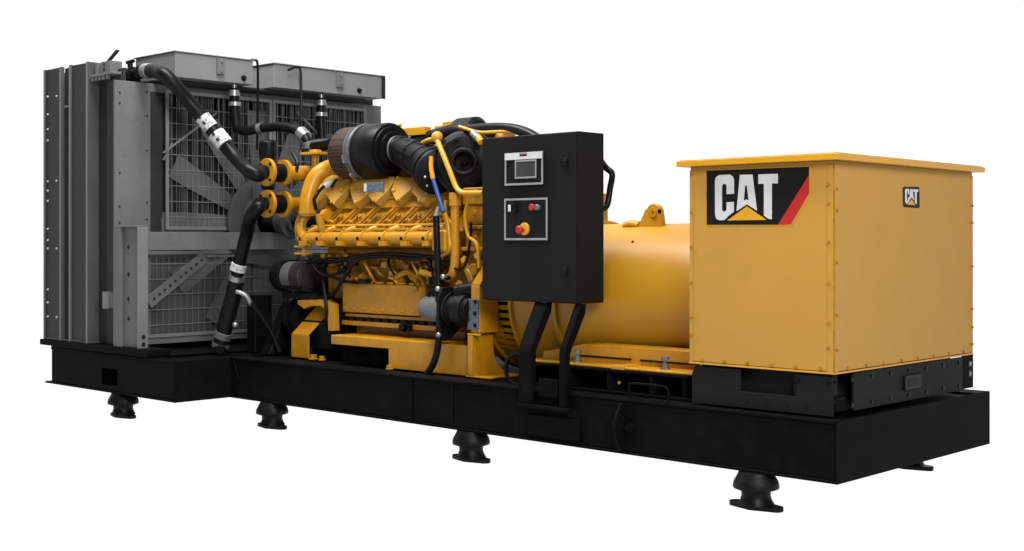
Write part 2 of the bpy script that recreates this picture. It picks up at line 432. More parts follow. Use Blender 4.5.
# thin overflow pipes beside the tanks
for p in ([(-6.068, 0.62, 2.814), (-5.978, 0.64, 2.816), (-5.955, 0.66, 2.764), (-5.955, 0.66, 2.383), (-5.962, 0.66, 2.038)],
          [(-5.9, 0.943, 2.752), (-5.9, 1.041, 2.787), (-5.9, 1.08, 2.738), (-5.9, 1.085, 2.411), (-5.9, 1.085, 2.056)]):
    m = MB(); m.tube(p, .011, 8, 5); obj('overflow_pipe', m, 'rubber', root)

# ------------------------------------------------------------------ hoses
def hose(pts, r, lab=None, mat='rubber', n=18, sub=7, r_end=None):
    m = MB(); m.tube(pts, r, n, sub, r_end); return obj('coolant_hose', m, mat, root, 0, lab)
def band(par, a, b, r, mat='steel', name='hose_clamp'):
    m = MB(); a = V(a); b = V(b); d = b-a; m.lathe(a, d, [(0, r*.9), (0, r), (d.length, r), (d.length, r*.9)], 24)
    return obj(name, m, mat, par, .002)
hp = [(-6.207, -0.27, 2.655), (-6.022, -0.28, 2.629), (-5.86, -0.278, 2.567), (-5.8, -0.111, 2.373), (-5.68, 0.028, 2.147), (-5.5, 0.117, 1.931), (-5.21, 0.04, 1.812), (-5.132, 0.08, 1.771), (-5.20, .15, 1.80), (-5.20, .21, 1.80)]
h1 = hose(hp, .057, 'black upper coolant hose sloping from the near tank down to the yellow flange')
a1, a2 = V((-5.74, -0.037, 2.26)), V((-5.69, 0.015, 2.171))
band(h1, a1, a2, .064, 'print', 'hose_sleeve')
a3, a4 = V((-5.66, 0.043, 2.122)), V((-5.59, 0.082, 2.031))
band(h1, a3, a4, .073, 'print', 'hose_sleeve')
m = MB()
for a, b, rr in ((a1, a2, .0645), (a3, a4, .0735)):
    d = (b-a).normalized()
    for k in (-.35, .25):
        q = a + (b-a)*.5 + V((.45,-.85,.2)).normalized()*rr + d*k*.1
        m.bar(q - d*.012, q + d*.012, .03, .012, (1,0,0))
obj('clamp_screw', m, 'castblack', h1)
band(h1, (-6.223, -0.27, 2.657), (-6.137, -0.275, 2.648), .064, 'steel')
va, vb = V((-6.639, -0.27, 2.66)), V((-6.207, -0.27, 2.651)); vm = V((-6.46, -0.27, 2.653))
m = MB(); m.cyl(va, vb, .035); m.cyl(vm - V((0,0,.03)), vm + V((0,0,.11)), .022); m.cyl(vm + V((-.05,0,.10)), vm + V((.05,0,.105)), .016)
for q in (.15, .45, .75): m.lathe(va + (vb-va)*q, (1,0,0), [(0,.045),(0,.056),(.03,.056),(.03,.045)], 20)
m.box(vm.x-.25, vm.x+.05, -.28, -.20, 2.571, 2.66)
obj('shutoff_valve', m, 'castblack', root, 0, 'dark shut-off valve at the top left end of the upper hose')
lp = [(-5.20, .21, 1.548), (-5.20, .15, 1.545), (-5.119, 0.08, 1.518), (-5.198, 0.06, 1.448), (-5.38, 0.14, 1.29), (-5.48, 0.142, 1.055), (-5.53, 0.147, 0.908)]
h2 = hose(lp, .054, 'black lower coolant hose dropping from the yellow flange to the skid')
band(h2, (-5.47, 0.135, 1.064), (-5.49, 0.129, 1.007), .063, 'print', 'hose_sleeve'); band(h2, (-5.5, 0.136, 0.974), (-5.52, 0.14, 0.933), .062, 'steel')
h3 = hose([(-5.52, 0.14, 0.917), (-5.55, 0.132, 0.802), (-5.6, 0.108, 0.622), (-5.63, 0.09, 0.491), (-5.66, 0.072, 0.344)], .068, 'thick black lower pipe standing on the skid', 'castblack', r_end=.065)
band(h3, (-5.62, 0.093, 0.508), (-5.64, 0.087, 0.458), .073, 'grommet'); band(h3, (-5.65, 0.084, 0.417), (-5.66, 0.081, 0.384), .071, 'grommet')
m = MB(); m.ball((-5.5, 0.117, 0.569), .025); m.ball((-5.46, 0.109, 0.838), .02); obj('drain_cock', m, 'steel', h3)
m = MB(); m.tube([(-5.44, 0.105, 0.839), (-5.4, 0.154, 0.806), (-5.38, 0.188, 0.733)], .02, 10); d1 = obj('drain_fitting', m, 'steel', root)
m = MB(); m.tube([(-5.38, 0.178, 0.749), (-5.34, 0.267, 0.626), (-5.3, 0.336, 0.495), (-5.26, 0.376, 0.348)], .017, 10); obj('drain_hose', m, 'rubber', root)
# black box post beside the lower pipe
m = MB(); m.box(-5.72, -5.60, .38, .56, .315, .80); obj('pipe_support', m, 'castblack', root, .01)

# vent pipes hanging from the tanks
for (px, py0, py1, lab) in ((234, 89, 128, 'a'), (321, 100, 146, 'b')):
    if lab == 'a': top, mid, low = (-6.02, 0.464, 2.562), (-6.02, 0.469, 2.391), (-6.0, 0.481, 2.193)
    else: top, mid, low = (-6.02, 1.402, 2.552), (-6.02, 1.402, 2.369), (-6.0, 1.398, 2.077)
    m = MB(); m.tube([top, mid, low], .040, 14, 5); v = obj('vent_hose', m, 'rubber', root)
    t = V(top); b = V(mid)
    m = MB(); m.lathe(t + V((0,0,.03)), (0,0,-1), [(0,.022),(.05,.022),(.05,.045),(.075,.045),(.075,.052),(.10,.052),(.10,.04)], 18)
    obj('hose_clamp', m, 'steel', v)
    m = MB(); m.lathe(b + V((0,0,.05)), (0,0,-1), [(0,.04),(0,.055),(.035,.055),(.035,.04)], 18); obj('hose_clamp', m, 'steel', v)
hz = [(-5.98, 0.457, 2.208), (-5.85, 0.468, 2.184), (-5.7, 0.525, 2.204), (-5.5, 0.563, 2.203), (-5.3, 0.567, 2.166), (-5.15, 0.555, 2.099), (-5.1, 0.547, 2.007)]
h4 = hose(hz, .040, 'black vent hose running across in front of the radiator guard')
band(h4, (-5.74, 0.512, 2.197), (-5.7, 0.525, 2.204), .046, 'grommet'); band(h4, (-5.22, 0.557, 2.144), (-5.15, 0.565, 2.092), .056, 'steel')
band(h4, (-5.1, 0.547, 2.055), (-5.1, 0.557, 2.007), .05, 'grommet')
m = MB(); m.lathe((-5.65, 0.55, 2.101), (0,0,-1), [(0,.05),(.01,.075),(.12,.08),(.16,.07),(.42,.06)], 20); obj('bearing_bracket', m, 'castblack', root, .02)
h5 = hose([(-5.1, 0.557, 2.023), (-4.95, 0.654, 2.045), (-4.8, 0.687, 2.08)], .05, 'short black hose behind the brown filter')

# ------------------------------------------------------------------ engine
m = MB()
m.box(-4.75, -3.10, .53, 1.33, .60, 1.30)          # crankcase
m.yz([(.42,1.20),(.36,1.32),(.40,1.36),(.62,1.72),(.80,1.72),(.93,1.45),(1.06,1.72),(1.24,1.72),(1.46,1.36),(1.50,1.32),(1.44,1.20)], -4.80, -3.12)
m.box(-4.85, -4.75, .55, 1.31, .80, 1.55)
eng = obj('engine_block', m, 'iron', root, .012, 'yellow vee engine block with cast ribs')
# diagonal ribs and ports on the head
def slant(x, t, off=0):                            # point on the near head slope
    return V((x, .37 + .25*t, 1.335 + .40*t)) + V((0, -.848, .53))*off
m = MB()
nn = V((0,-.848,.53))
m.bar(slant(-4.78,.50,.004), slant(-3.22,.50,.004), .10, .03, nn); m.bar(slant(-4.78,.82,.012), slant(-3.22,.82,.012), .26, .03, nn)
for k in range(7):
    x = -4.74 + k*.222
    m.bar(slant(x, .02, .004), slant(x+.15, .46, .004), .028, .024, nn)
    m.bar(slant(x+.06, .05, .004), slant(x+.185, .42, .004), .012, .02, nn)
    m.bar(slant(x+.12, .0, .006), slant(x+.20, .30, .006), .018, .022, nn)
    c = slant(x+.03, .22, .0); m.lathe(c, nn, [(0,.035),(.02,.032),(.02,.018),(.04,.015)], 10)
    c = slant(x+.15, .12, .0); m.lathe(c, nn, [(0,.024),(.03,.022),(.03,.012),(.045,.012)], 6)
for k in range(24):
    m.lathe(slant(-4.76 + k*.067, -.02 + .03*(k % 2), .0), nn, [(0,.016),(.02,.016),(.02,.009),(.032,.009)], 6)
obj('head_rib', m, 'iron', eng, .004)
m = MB(); m.box(-4.80, -3.22, .315, .37, 1.325, 1.345); obj('head_rail', m, 'yellow', eng, .004)
# pointed valve covers
for i, pts in enumerate(([(-4.967, 0.535, 1.661), (-4.842, 0.437, 1.504), (-4.739, 0.486, 1.582), (-4.594, 0.44, 1.508), (-4.531, 0.508, 1.617), (-4.536, 0.573, 1.721), (-4.995, 0.608, 1.777)],
            [(-4.511, 0.572, 1.72), (-4.493, 0.517, 1.632), (-4.336, 0.437, 1.503), (-4.232, 0.479, 1.571), (-4.098, 0.444, 1.514), (-4.02, 0.495, 1.597), (-4.0, 0.547, 1.68), (-4.022, 0.567, 1.712)],
            [(-3.999, 0.566, 1.711), (-3.979, 0.499, 1.603), (-3.862, 0.446, 1.517), (-3.763, 0.496, 1.598), (-3.581, 0.438, 1.504), (-3.518, 0.469, 1.555), (-3.488, 0.51, 1.62), (-3.539, 0.548, 1.681)])):
    m = MB(); q = [V(p) for p in pts]; m.prism([p + V((0,.848,-.53))*.03 for p in q], V((0,-.848,.53))*.08)
    vc = obj('valve_cover', m, 'cabinet', eng, .006)
    m = MB(); c = sum(q, V((0,0,0)))/len(q)
    for p in q[:6]:
        w = p + (c-p)*.16 + V((0,-.848,.53))*.05; m.bolt(w, (0,-.848,.53), .013, .014)
    obj('bolt', m, 'trim', vc)
# far bank covers
m = MB(); m.yz([(1.24,1.60),(1.5,1.42),(1.52,1.46),(1.26,1.80)], -4.8, -3.2); obj('valve_cover', m, 'yellow', eng, .01)
# water manifold along the head
m = MB(); m.cyl((-4.86, .30, 1.272), (-3.27, .30, 1.272), .047)
man = obj('water_manifold', m, 'yellow', root, 0, 'long yellow water manifold pipe along the side of the engine')
xs = [-4.779, -4.567, -4.325, -4.079, -3.83, -3.59, -3.359]
for x in xs:
    m = MB(); m.tube([(x+.02, .30, 1.285), (x+.035, .30, 1.325), (x+.08, .35, 1.35)], .024, 12, 4); m.box(x-.035, x+.035, .235, .30, 1.215, 1.25)
    m.lathe((x-.02, .30, 1.272), (1,0,0), [(0,.047),(0,.056),(.02,.056),(.02,.047)], 20)
    obj('manifold_port', m, 'yellow', man, .003)
m = MB()
for x in xs: m.lathe((x-.045, .258, 1.268), (0,-1,0), [(0,.014),(.008,.014),(.008,.008)], 8)
obj('port_bolt', m, 'castblack', man)
m = MB(); m.box(-3.30, -3.16, .235, .40, 1.17, 1.33); obj('manifold_end', m, 'yellow', man, .02)
# lower gallery with knobs
m = MB(); m.cyl((-4.72, .47, 1.17), (-3.2, .47, 1.17), .03)
for k in range(14): m.cyl((-4.65 + k*.107, .45, 1.13), (-4.65 + k*.107, .40, 1.13), .016, n=10)
obj('oil_gallery', m, 'iron', eng)
m = MB()
for px in (318, 340, 377, 399, 421): pass
for x in (-4.7, -4.42, -3.98, -3.72, -3.48): m.ball((x, .385, 1.135), .024)
for x, z in ((-4.28,.98),(-3.70,.98),(-3.60,1.04),(-3.52,.95),(-3.66,.90),(-4.5,1.04),(-3.56,.86),(-3.44,1.0)): m.lathe((x,.49,z), (0,-1,0), [(0,.035),(.05,.03),(.05,.018),(.08,.018)], 10)
m.tube([(-3.75,.44,1.0),(-3.60,.42,.98),(-3.56,.42,.88),(-3.60,.42,.74)], .02, 8)
m.tube([(-3.9,.44,.98),(-3.75,.43,1.02),(-3.62,.42,.93)], .022, 8)
obj('fitting', m, 'iron', eng)
# small castings, plugs, brackets and pipes crowded along the block side
rc = random.Random(21)
for k in range(26):
    x = rc.uniform(-4.68, -3.30); z = rc.uniform(.95, 1.17); y = .53; m = MB(); t = k % 5
    if t == 0: m.lathe((x,y,z), (0,-1,0), [(0,.04),(.05,.036),(.05,.022),(.09,.020),(.09,.028),(.11,.026)], 12)
    elif t == 1: m.box(x-.03, x+.03, y-.08, y, z-.022, z+.022)
    elif t == 2: m.tube([(x,y,z),(x,y-.08,z),(x+.07,y-.09,z-.01),(x+.11,y-.07,z-.06),(x+.11,y,z-.07)], .012, 8)
    elif t == 3: m.lathe((x,y,z), (0,-1,0), [(0,.028),(.07,.026),(.07,.016),(.10,.015)], 6)
    else: m.xz([(x-.05,z-.03),(x+.04,z-.035),(x+.055,z+.01),(x,z+.04),(x-.045,z+.02)], y-.055, y)
    obj('casting_boss', m, 'trim' if k % 4 == 0 else 'iron', eng, .004)
for k in range(9):
    x = -4.60 + k*.145 + rc.uniform(-.02,.02); m = MB(); m.yz([(.59,1.20),(.46,1.20),(.50,1.08),(.59,.96)], x-.008, x+.008); obj('side_rib', m, 'iron', eng, .003)
for k in range(5):
    x = -4.5 + k*.27; m = MB(); m.tube([(x,.43,1.14),(x+.02,.40,1.08),(x+.06,.42,1.0),(x+.05,.47,.94)], .009, 7); obj('injector_line', m, 'trim' if k % 2 else 'castblack', eng)
# fuel lines along the heads
m = MB(); m.tube([(-4.78,.34,1.365),(-4.2,.335,1.368),(-3.6,.335,1.366),(-3.24,.34,1.37)], .010, 8); obj('fuel_rail', m, 'trim', eng)
# inspection covers on the crankcase
m = MB(); m.box(-4.52, -3.42, .43, .55, .70, .925)
for k in range(9): m.box(-4.50 + k*.125, -4.44 + k*.125, .425, .47, .926, .945)
cov = obj('crankcase_cover', m, 'yellow', eng, .01)
m = MB()
for k in range(10):
    m.bolt((-4.48 + k*.112, .43, .735), (0,-1,0), .012, .012)
obj('bolt', m, 'trim', cov)
# oil pan
m = MB(); m.box(-4.50, -3.28, .55, 1.31, .40, .62); pan = obj('oil_pan', m, 'iron', eng, .015)
m = MB(); m.box(-4.52, -3.26, .46, 1.40, .665, .69); m.box(-4.54, -3.26, .44, 1.42, .60, .635); obj('pan_flange', m, 'yellow', pan, .004)
m = MB()
for k in range(12): m.box(-4.46 + k*.10, -4.40 + k*.10, .445, .50, .637, .663)
obj('flange_tooth', m, 'castblack', pan)
m = MB(); m.lathe((-3.78,.44,.615), (0,-1,0), [(0,.035),(.03,.035),(.03,.02),(.05,.02)], 8); m.box(-3.84,-3.72,.41,.44,.585,.635); obj('drain_valve', m, 'castblack', pan)
# engine side rail with a notch
rail = MB()
zb = .327
rail.xz([(-4.42,.465),(-4.42,.537),(-2.87,.537),(-2.87,zb),(-3.76,zb),(-3.76,.467)], .24, .30)
rail.box(-4.42, -3.05, .30, .56, .50, .5365)
rail.box(-3.74, -3.05, .30, .34, zb, .50)
rl = obj('engine_rail', rail, 'yellow', root, .006, 'yellow notched side rail carrying the engine')
m = MB(); m.box(-4.40, -3.78, .34, .40, .328, .47)
for x in (-4.25, -4.0): m.box(x-.05, x+.05, .32, .34, .33, .45)
obj('notch_block', m, 'black', rl)
m = MB(); m.bolt((-3.70, .20, .327), (0,0,1), .022, .03); m.bolt((-4.73,.31,.327), (0,0,1), .03, .035); m.bolt((-4.62,.31,.327), (0,0,1), .022, .03); obj('mounting_bolt', m, 'yellow', rl)
# front mount: sloping yellow post with a shelf
m = MB()
px0, px1 = -5.038, -4.818
m.box(px0, px1, .33, .345, .326, .508); m.prism([(px0,.33,.508),(px1,.33,.508),(px1,.345,.508),(px0,.345,.508)], V((-4.909, 0.5, 0.746)) - V((px0,.33,.508)) + V((.0,0,0)))
mt = obj('front_mount', m, 'yellow', root, .004, 'yellow sloping front engine mount with a curved shelf')
m = MB()
sh = [(-4.999, 0.36, 0.779), (-4.63, 0.36, 0.795), (-4.532, 0.36, 0.763), (-4.519, 0.36, 0.555), (-4.606, 0.36, 0.551), (-4.618, 0.36, 0.698), (-4.693, 0.36, 0.742), (-4.832, 0.36, 0.737), (-4.909, 0.36, 0.711), (-4.999, 0.36, 0.747)]
m.prism(sh, (0,.045,0)); obj('shelf', m, 'yellow', mt, .004)
# black front support under the crank nose
m = MB(); m.yz([(.36,.326),(1.5,.326),(1.5,.6),(1.3,1.0),(.62,1.0),(.56,.72),(.44,.50)], -5.12, -4.86)
m.yz([(.30,.326),(.70,.326),(.70,.75),(.52,.75)], -5.42, -5.30)
m.box(-4.86, -4.55, .50, 1.36, .327, .80); m.cyl((-5.40,.93,.85), (-5.10,.93,.85), .30, n=36)
m.box(-5.0,-4.6,.40,.50,.40,.62)
fs_ = obj('front_support', m, 'castblack', root, .01, 'black support and pulley mass at the front of the engine')
m = MB(); m.lathe((-5.18, .52, .62), (1,0,0), [(0,.17),(.05,.17),(.05,.14),(.1,.14),(.1,.17),(.15,.17)], 32); obj('pulley', m, 'castblack', fs_)

# alternator
AO = V((-5.33, .42, .968))
m = MB(); m.lathe(AO, (1,0,0), [(0,.06),(.02,.11),(.06,.13),(.15,.13),(.16,.10)], 32)
alt = obj('alternator', m, 'castblack', root, 0, 'black and silver alternator with a brown end at the engine front')
m = MB(); m.lathe(AO + V((.162,0,0)), (1,0,0), [(0,.09),(.01,.118),(.07,.120),(.13,.120),(.13,.10)], 32); obj('alternator_case', m, 'grommet', alt)
m = MB(); m.lathe(AO + V((.295,0,0)), (1,0,0), [(0,.10),(.005,.128),(.11,.126),(.13,.10),(.135,.03)], 32); obj('alternator_end', m, 'darkbrown', alt)
m = MB(); m.cyl(AO + V((.16,-.09,-.09)), AO + V((.42,-.09,-.09)), .014); m.box(-5.2,-4.75,.36,.56,.79,.835); m.box(-5.15,-4.8,.40,.52,1.08,1.10); obj('alternator_bracket', m, 'castblack', alt)
m = MB(); m.box(-4.93, -4.80, .28, .36, 1.145, 1.16); m.box(-4.93, -4.80, .28, .36, 1.20, 1.215); m.cyl((-4.86,.32,1.13),(-4.86,.32,1.24),.018); obj('sender_block', m, 'trim', root)

# twin flanged couplings
def coupling(z, lab):
    m = MB()
    m.lathe((-5.20, .20, z), (0,1,0), [(0,.052),(0,.112),(.03,.112),(.03,.07),(.05,.07)], 32)
    o = obj('pipe_flange', m, 'yellow', root, .004, lab)
    m = MB()
    for k in range(4):
        a = math.pi/4 + k*math.pi/2; m.bolt((-5.20 + .09*math.cos(a), .20, z + .09*math.sin(a)), (0,-1,0), .011, .010)
    obj('bolt', m, 'castblack', o)
    m = MB(); m.lathe((-5.20, .25, z), (0,1,0), [(0,.075),(.115,.075)], 28); obj('rubber_sleeve', m, 'rubber', o)
    m = MB(); m.lathe((-5.20, .36, z), (0,1,0), [(0,.06),(0,.108),(.03,.108),(.03,.06),(.25,.06)], 32); m.tube([(-5.20,.5,z),(-5.15,.6,z),(-5.0,.62,z+(1.66-z)*.6),(-4.8,.62,1.66)], .062, 16); obj('rear_flange', m, 'yellow', o, .003)
coupling(1.80, 'upper yellow flange where the upper coolant hose ends')
coupling(1.548, 'lower yellow flange where the lower coolant hose starts')
m = MB(); m.box(-5.06, -4.86, .50, .75, 1.50, 1.86); m.lathe((-5.12,.60,1.70), (1,0,0), [(0,.09),(.08,.11),(.2,.13)], 24); obj('thermostat_housing', m, 'iron', root, .03)
m = MB(); m.box(-5.09, -4.88, .46, .60, 1.945, 1.965); m.cyl((-5.0,.54,1.944),(-5.0,.54,1.80),.030); m.lathe((-5.0,.54,1.966),(0,0,1),[(0,.05),(.02,.05)],18); obj('outlet_plate', m, 'trim', root, .003)

# big arching pipe and the C shaped return pipe
m = MB(); m.tube([(-4.8, 0.306, 1.446), (-4.8, 0.306, 1.509), (-4.8, 0.326, 1.635), (-4.78, 0.379, 1.762), (-4.72, 0.451, 1.825), (-4.6, 0.474, 1.845)], .062, 20, 7)
pp = obj('coolant_pipe', m, 'yellow', root, 0, 'thick yellow arched pipe rising beside the brown air filter')
band(pp, (-4.8, 0.306, 1.462), (-4.8, 0.306, 1.485), .070, 'yellow', 'pipe_collar')
m = MB(); m.tube([(-4.78,.30,1.272), (-4.741, 0.29, 1.25), (-4.817, 0.29, 1.274), (-4.855, 0.29, 1.336), (-4.862, 0.3, 1.407), (-4.844, 0.33, 1.463)], .040, 16, 7)
obj('return_pipe', m, 'yellow', root, 0, 'yellow C shaped return pipe at the front end of the manifold')
m = MB(); m.tube([(-4.6, 0.326, 1.289), (-4.6, 0.287, 1.366), (-4.6, 0.268, 1.458)], .03, 12); m.lathe((-4.70,.40,1.45),(1,0,0),[(0,.05),(.05,.05)],16); obj('bypass_pipe', m, 'yellow', root)
m = MB(); m.tube([(-4.55, 0.219, 1.625), (-4.55, 0.181, 1.563), (-4.55, 0.2, 1.487)], .014, 8); m.tube([(-4.55, 0.219, 1.625), (-4.5, 0.238, 1.67)], .014, 8); obj('sensor_cable', m, 'rubber', root)
# stickers on the first cover
def onslope(name, pts, mat, off, par):
    off += .02; m = MB(); d = V((0,-.848,.53)); m.prism([V(p) + d*off for p in pts], d*.002); return obj(name, m, mat, par)
st = onslope('engine_sticker', [(-4.882, 0.518, 1.634), (-4.823, 0.553, 1.69), (-4.726, 0.566, 1.711), (-4.739, 0.526, 1.647)], 'white', .031, eng)
onslope('sticker_stripe', [(-4.739, 0.526, 1.647), (-4.726, 0.566, 1.711), (-4.688, 0.566, 1.71), (-4.701, 0.526, 1.646)], 'decalblack', .031, st)
onslope('sticker_tip', [(-4.707, 0.521, 1.638), (-4.694, 0.53, 1.653), (-4.678, 0.528, 1.649), (-4.688, 0.515, 1.629)], 'red', .0335, st)
m = MB(); a, b = V((-4.143, 0.344, 1.671)), V((-3.927, 0.335, 1.657)); m.box(a.x, b.x, .33, .35, a.z-.055, a.z+.015)
dp = obj('data_plate', m, 'bluegrey', eng, .002)
m = MB(); m.box(a.x+.005, a.x+.035, .327, .3295, a.z-.05, a.z+.01); obj('plate_mark', m, 'white', dp)

# air cleaner
AC = V((-4.605, .55, 1.935))
m = MB(); m.lathe(AC, (1,0,0), [(0,.17),(.005,.20),(.02,.207),(.215,.207)], 48)
ac = obj('air_cleaner', m, 'brown', root, 0, 'round air cleaner with a brown perforated end over the engine')
m = MB(); m.lathe(AC + V((.21,0,0)), (1,0,0), [(0,.2085),(0,.219),(.018,.222),(.018,.212),(.045,.212),(.045,.223),(.066,.221),(.066,.21)], 48)
cb = obj('clamp_band', m, 'grommet', ac)
m = MB()
for ang in (195, 232):
    a = math.radians(ang); p = AC + V((.243, .225*math.cos(a), .225*math.sin(a))); m.bar(p - V((0,-.028*math.sin(a),.028*math.cos(a))), p + V((0,-.028*math.sin(a),.028*math.cos(a))), .05, .02, (1,0,0))
obj('band_latch', m, 'steel', cb)
m = MB(); m.lathe(AC + V((.278,0,0)), (1,0,0), [(0,.20),(0,.21),(.008,.215),(.235,.215),(.255,.205),(.255,.188),(.275,.184),(.280,.165),(.275,.150),(.30,.146),(.305,.130),(.30,.112),(.36,.104)], 56)
obj('filter_body', m, 'rubber', ac)
m = MB(); m.lathe(AC + V((.60,0,0)), (1,0,0), [(0,.10),(0,.112),(.016,.112),(.016,.10)], 36); obj('neck_clamp', m, 'steel', ac)
# ribbed elbow from the cleaner to the turbocharger
path = [AC + V((.59,0,0)), AC + V((.66,-.01,-.01)), (-3.746, 0.5, 1.871), (-3.583, 0.45, 1.818), (-3.456, 0.41, 1.767)]
m = MB(); m.tube(path, .092, 32, 8, r_end=.145); el = obj('intake_elbow', m, 'castblack', root, 0, 'black ribbed intake elbow between air cleaner and turbocharger')
p_ = [V(q) for q in path]
m = MB()
for i, rr in ((1,.102),(2,.118),(3,.130)):
    d = (p_[i+1]-p_[i-1]).normalized(); m.torus(p_[i], d, rr, .014)
dd = (p_[4]-p_[3]).normalized()
m.lathe(p_[4]-dd*.02, dd, [(0,.15),(.0,.165),(.03,.168),(.03,.155),(.06,.155),(.06,.172),(.09,.17),(.12,.13)], 36)
for k in range(6):
    a = k*math.pi/3; u = dd.orthogonal().normalized(); w = dd.cross(u)
    m.bar(p_[1]+(u*math.cos(a)+w*math.sin(a))*.098, p_[3]+(u*math.cos(a)+w*math.sin(a))*.132, .018, .018)
obj('elbow_rib', m, 'castblack', el)
m = MB(); m.ball((-3.3, 0.179, 1.696), .010); m.ball((-3.26, 0.161, 1.632), .009); obj('elbow_bolt', m, 'steel', el)

# turbocharger
TC = V((-3.137, 0.4, 1.804)); td = V((.62,-.78,.0)).normalized(); T0 = TC - td*.10
m = MB()
m.lathe(T0 - td*.10, td, [(0,.12),(.0,.17),(.06,.20),(.16,.205),(.20,.18),(.215,.13),(.215,.082),(.10,.075),(.10,.02)], 40, caps=False)
tb = obj('turbocharger', m, 'castblack', root, 0, 'black turbocharger with a round open mouth beside the control panel')
m = MB(); m.torus(T0 + td*.115, td, .085, .018); m.torus(T0 - td*.02, td, .19, .045, 40, 14); obj('inlet_ring', m, 'castblack', tb)
m = MB(); u = V((0,0,1)); w = td.cross(u)
for k in range(6):
    a = k*math.pi/3 + .4; m.lathe(T0 + td*.10 + (u*math.cos(a)+w*math.sin(a))*.145, td, [(0,.03),(.02,.03),(.02,.018),(.005,.016)], 14)
obj('port_boss', m, 'castblack', tb)
m = MB(); m.lathe(T0 - td*.02, td, [(0,.02),(.08,.02),(.09,.012)], 10); obj('turbine_nut', m, 'rubber', tb)
# intake plenum and hoses across the top
m = MB(); m.box(-4.3, -3.2, .72, 1.14, 1.72, 1.98); m.cyl((-4.2,.93,1.99),(-3.2,.93,1.99), .09); obj('aftercooler', m, 'iron', root, .03, 'yellow aftercooler housing on top of the engine')
m = MB(); m.box(-3.957, -3.627, .88, 1.0, 2.098, 2.137); m.box(-4.229, -3.908, .73, .80, 2.06, 2.122); m.box(-3.845, -3.735, .86, .92, 2.121, 2.16); m.ball((-4.172, 0.72, 2.148), .015)
obj('top_bracket', m, 'trim', root, .004)
m = MB(); m.tube([(-4.168, 0.8, 1.982), (-3.974, 0.8, 2.018), (-3.751, 0.8, 2.051), (-3.567, 0.8, 2.064), (-3.275, 0.8, 2.003)], .068, 18); obj('intake_duct', m, 'rubber', root, 0, 'black intake duct across the engine top')
m = MB(); m.lathe((-3.605, 0.9, 2.057), (1,0,0), [(-.1,.1),(-.08,.125),(.10,.125),(.12,.10)], 28); obj('far_turbocharger', m, 'castblack', root); 
m = MB(); m.tube([(-3.26, 0.5, 2.035), (-2.98, 0.45, 2.036), (-2.73, 0.42, 2.019), (-2.554, 0.4, 1.98), (-2.4, 0.38, 1.917)], .035, 12); obj('wiring_loom', m, 'rubber', root, 0, 'black cable loom arching over the control panel')
m = MB(); m.tube([(-3.208, 0.42, 2.058), (-3.098, 0.42, 2.027), (-2.96, 0.4, 2.001), (-2.73, 0.4, 1.994), (-2.599, 0.4, 1.97)], .012, 10); obj('fuel_line', m, 'trim', root)
m = MB(); m.cyl((-3.028, 0.38, 2.0), (-2.959, 0.36, 1.96), .028, n=12); obj('line_union', m, 'steel', root)
m = MB(); m.tube([(-2.959, 0.36, 1.967), (-2.92, 0.35, 1.93)], .024, 10); obj('line_nut', m, 'trim', root)
# yellow oil pipe from a node down across the turbo
m = MB(); m.ball((-3.35, 0.34, 1.987), .042); m.tube([(-3.339, 0.33, 1.965), (-3.256, 0.3, 1.875), (-3.154, 0.28, 1.73), (-3.084, 0.27, 1.623), (-3.014, 0.26, 1.583), (-2.917, 0.26, 1.577), (-2.811, 0.26, 1.574)], .019, 12); m.tube([(-3.371, 0.36, 1.976), (-3.497, 0.4, 1.977), (-3.605, 0.44, 1.964)], .018, 10)
obj('oil_pipe', m, 'trim', root, 0, 'thin bright yellow oil pipe bending across the turbocharger')
m = MB(); m.tube([(-3.369, 0.3, 1.845), (-3.347, 0.28, 1.765), (-3.316, 0.27, 1.686)], .017, 10); tp = obj('breather_tube', m, 'trim', root)
m = MB(); m.tube([(-3.316, 0.27, 1.686), (-3.244, 0.25, 1.571), (-3.167, 0.23, 1.451)], .015, 10); obj('blue_sleeve', m, 'blue', tp)
m = MB(); m.tube([(-3.234, 0.27, 1.495), (-3.174, 0.27, 1.382), (-3.153, 0.27, 1.271), (-3.153, 0.27, 1.187), (-3.266, 0.3, 1.145)], .017, 10); obj('fuel_line', m, 'yellow', root)
# black cable dropping to the base, with bright connectors
cb_ = [(-3.211, 0.2, 1.423), (-3.201, 0.2, 1.222), (-3.19, 0.2, 0.945), (-3.159, 0.18, 0.705), (-3.159, 0.17, 0.533), (-3.188, 0.16, 0.415), (-3.248, 0.15, 0.328)]
m = MB(); m.tube(cb_, .024, 12); cab = obj('battery_cable', m, 'rubber', root, 0, 'black cable hanging straight down in front of the engine')
m = MB(); m.cyl((-3.211, 0.2, 1.417), (-3.212, 0.22, 1.486), .022, .012, 12); obj('cable_end', m, 'grommet', cab)
m = MB()
for p in ((-3.159, 0.17, 0.919), (-3.132, 0.15, 0.604)): m.ball(p, .02)
m.ball((-3.161, 0.22, 1.001), .022); obj('cable_clip', m, 'steel', cab)
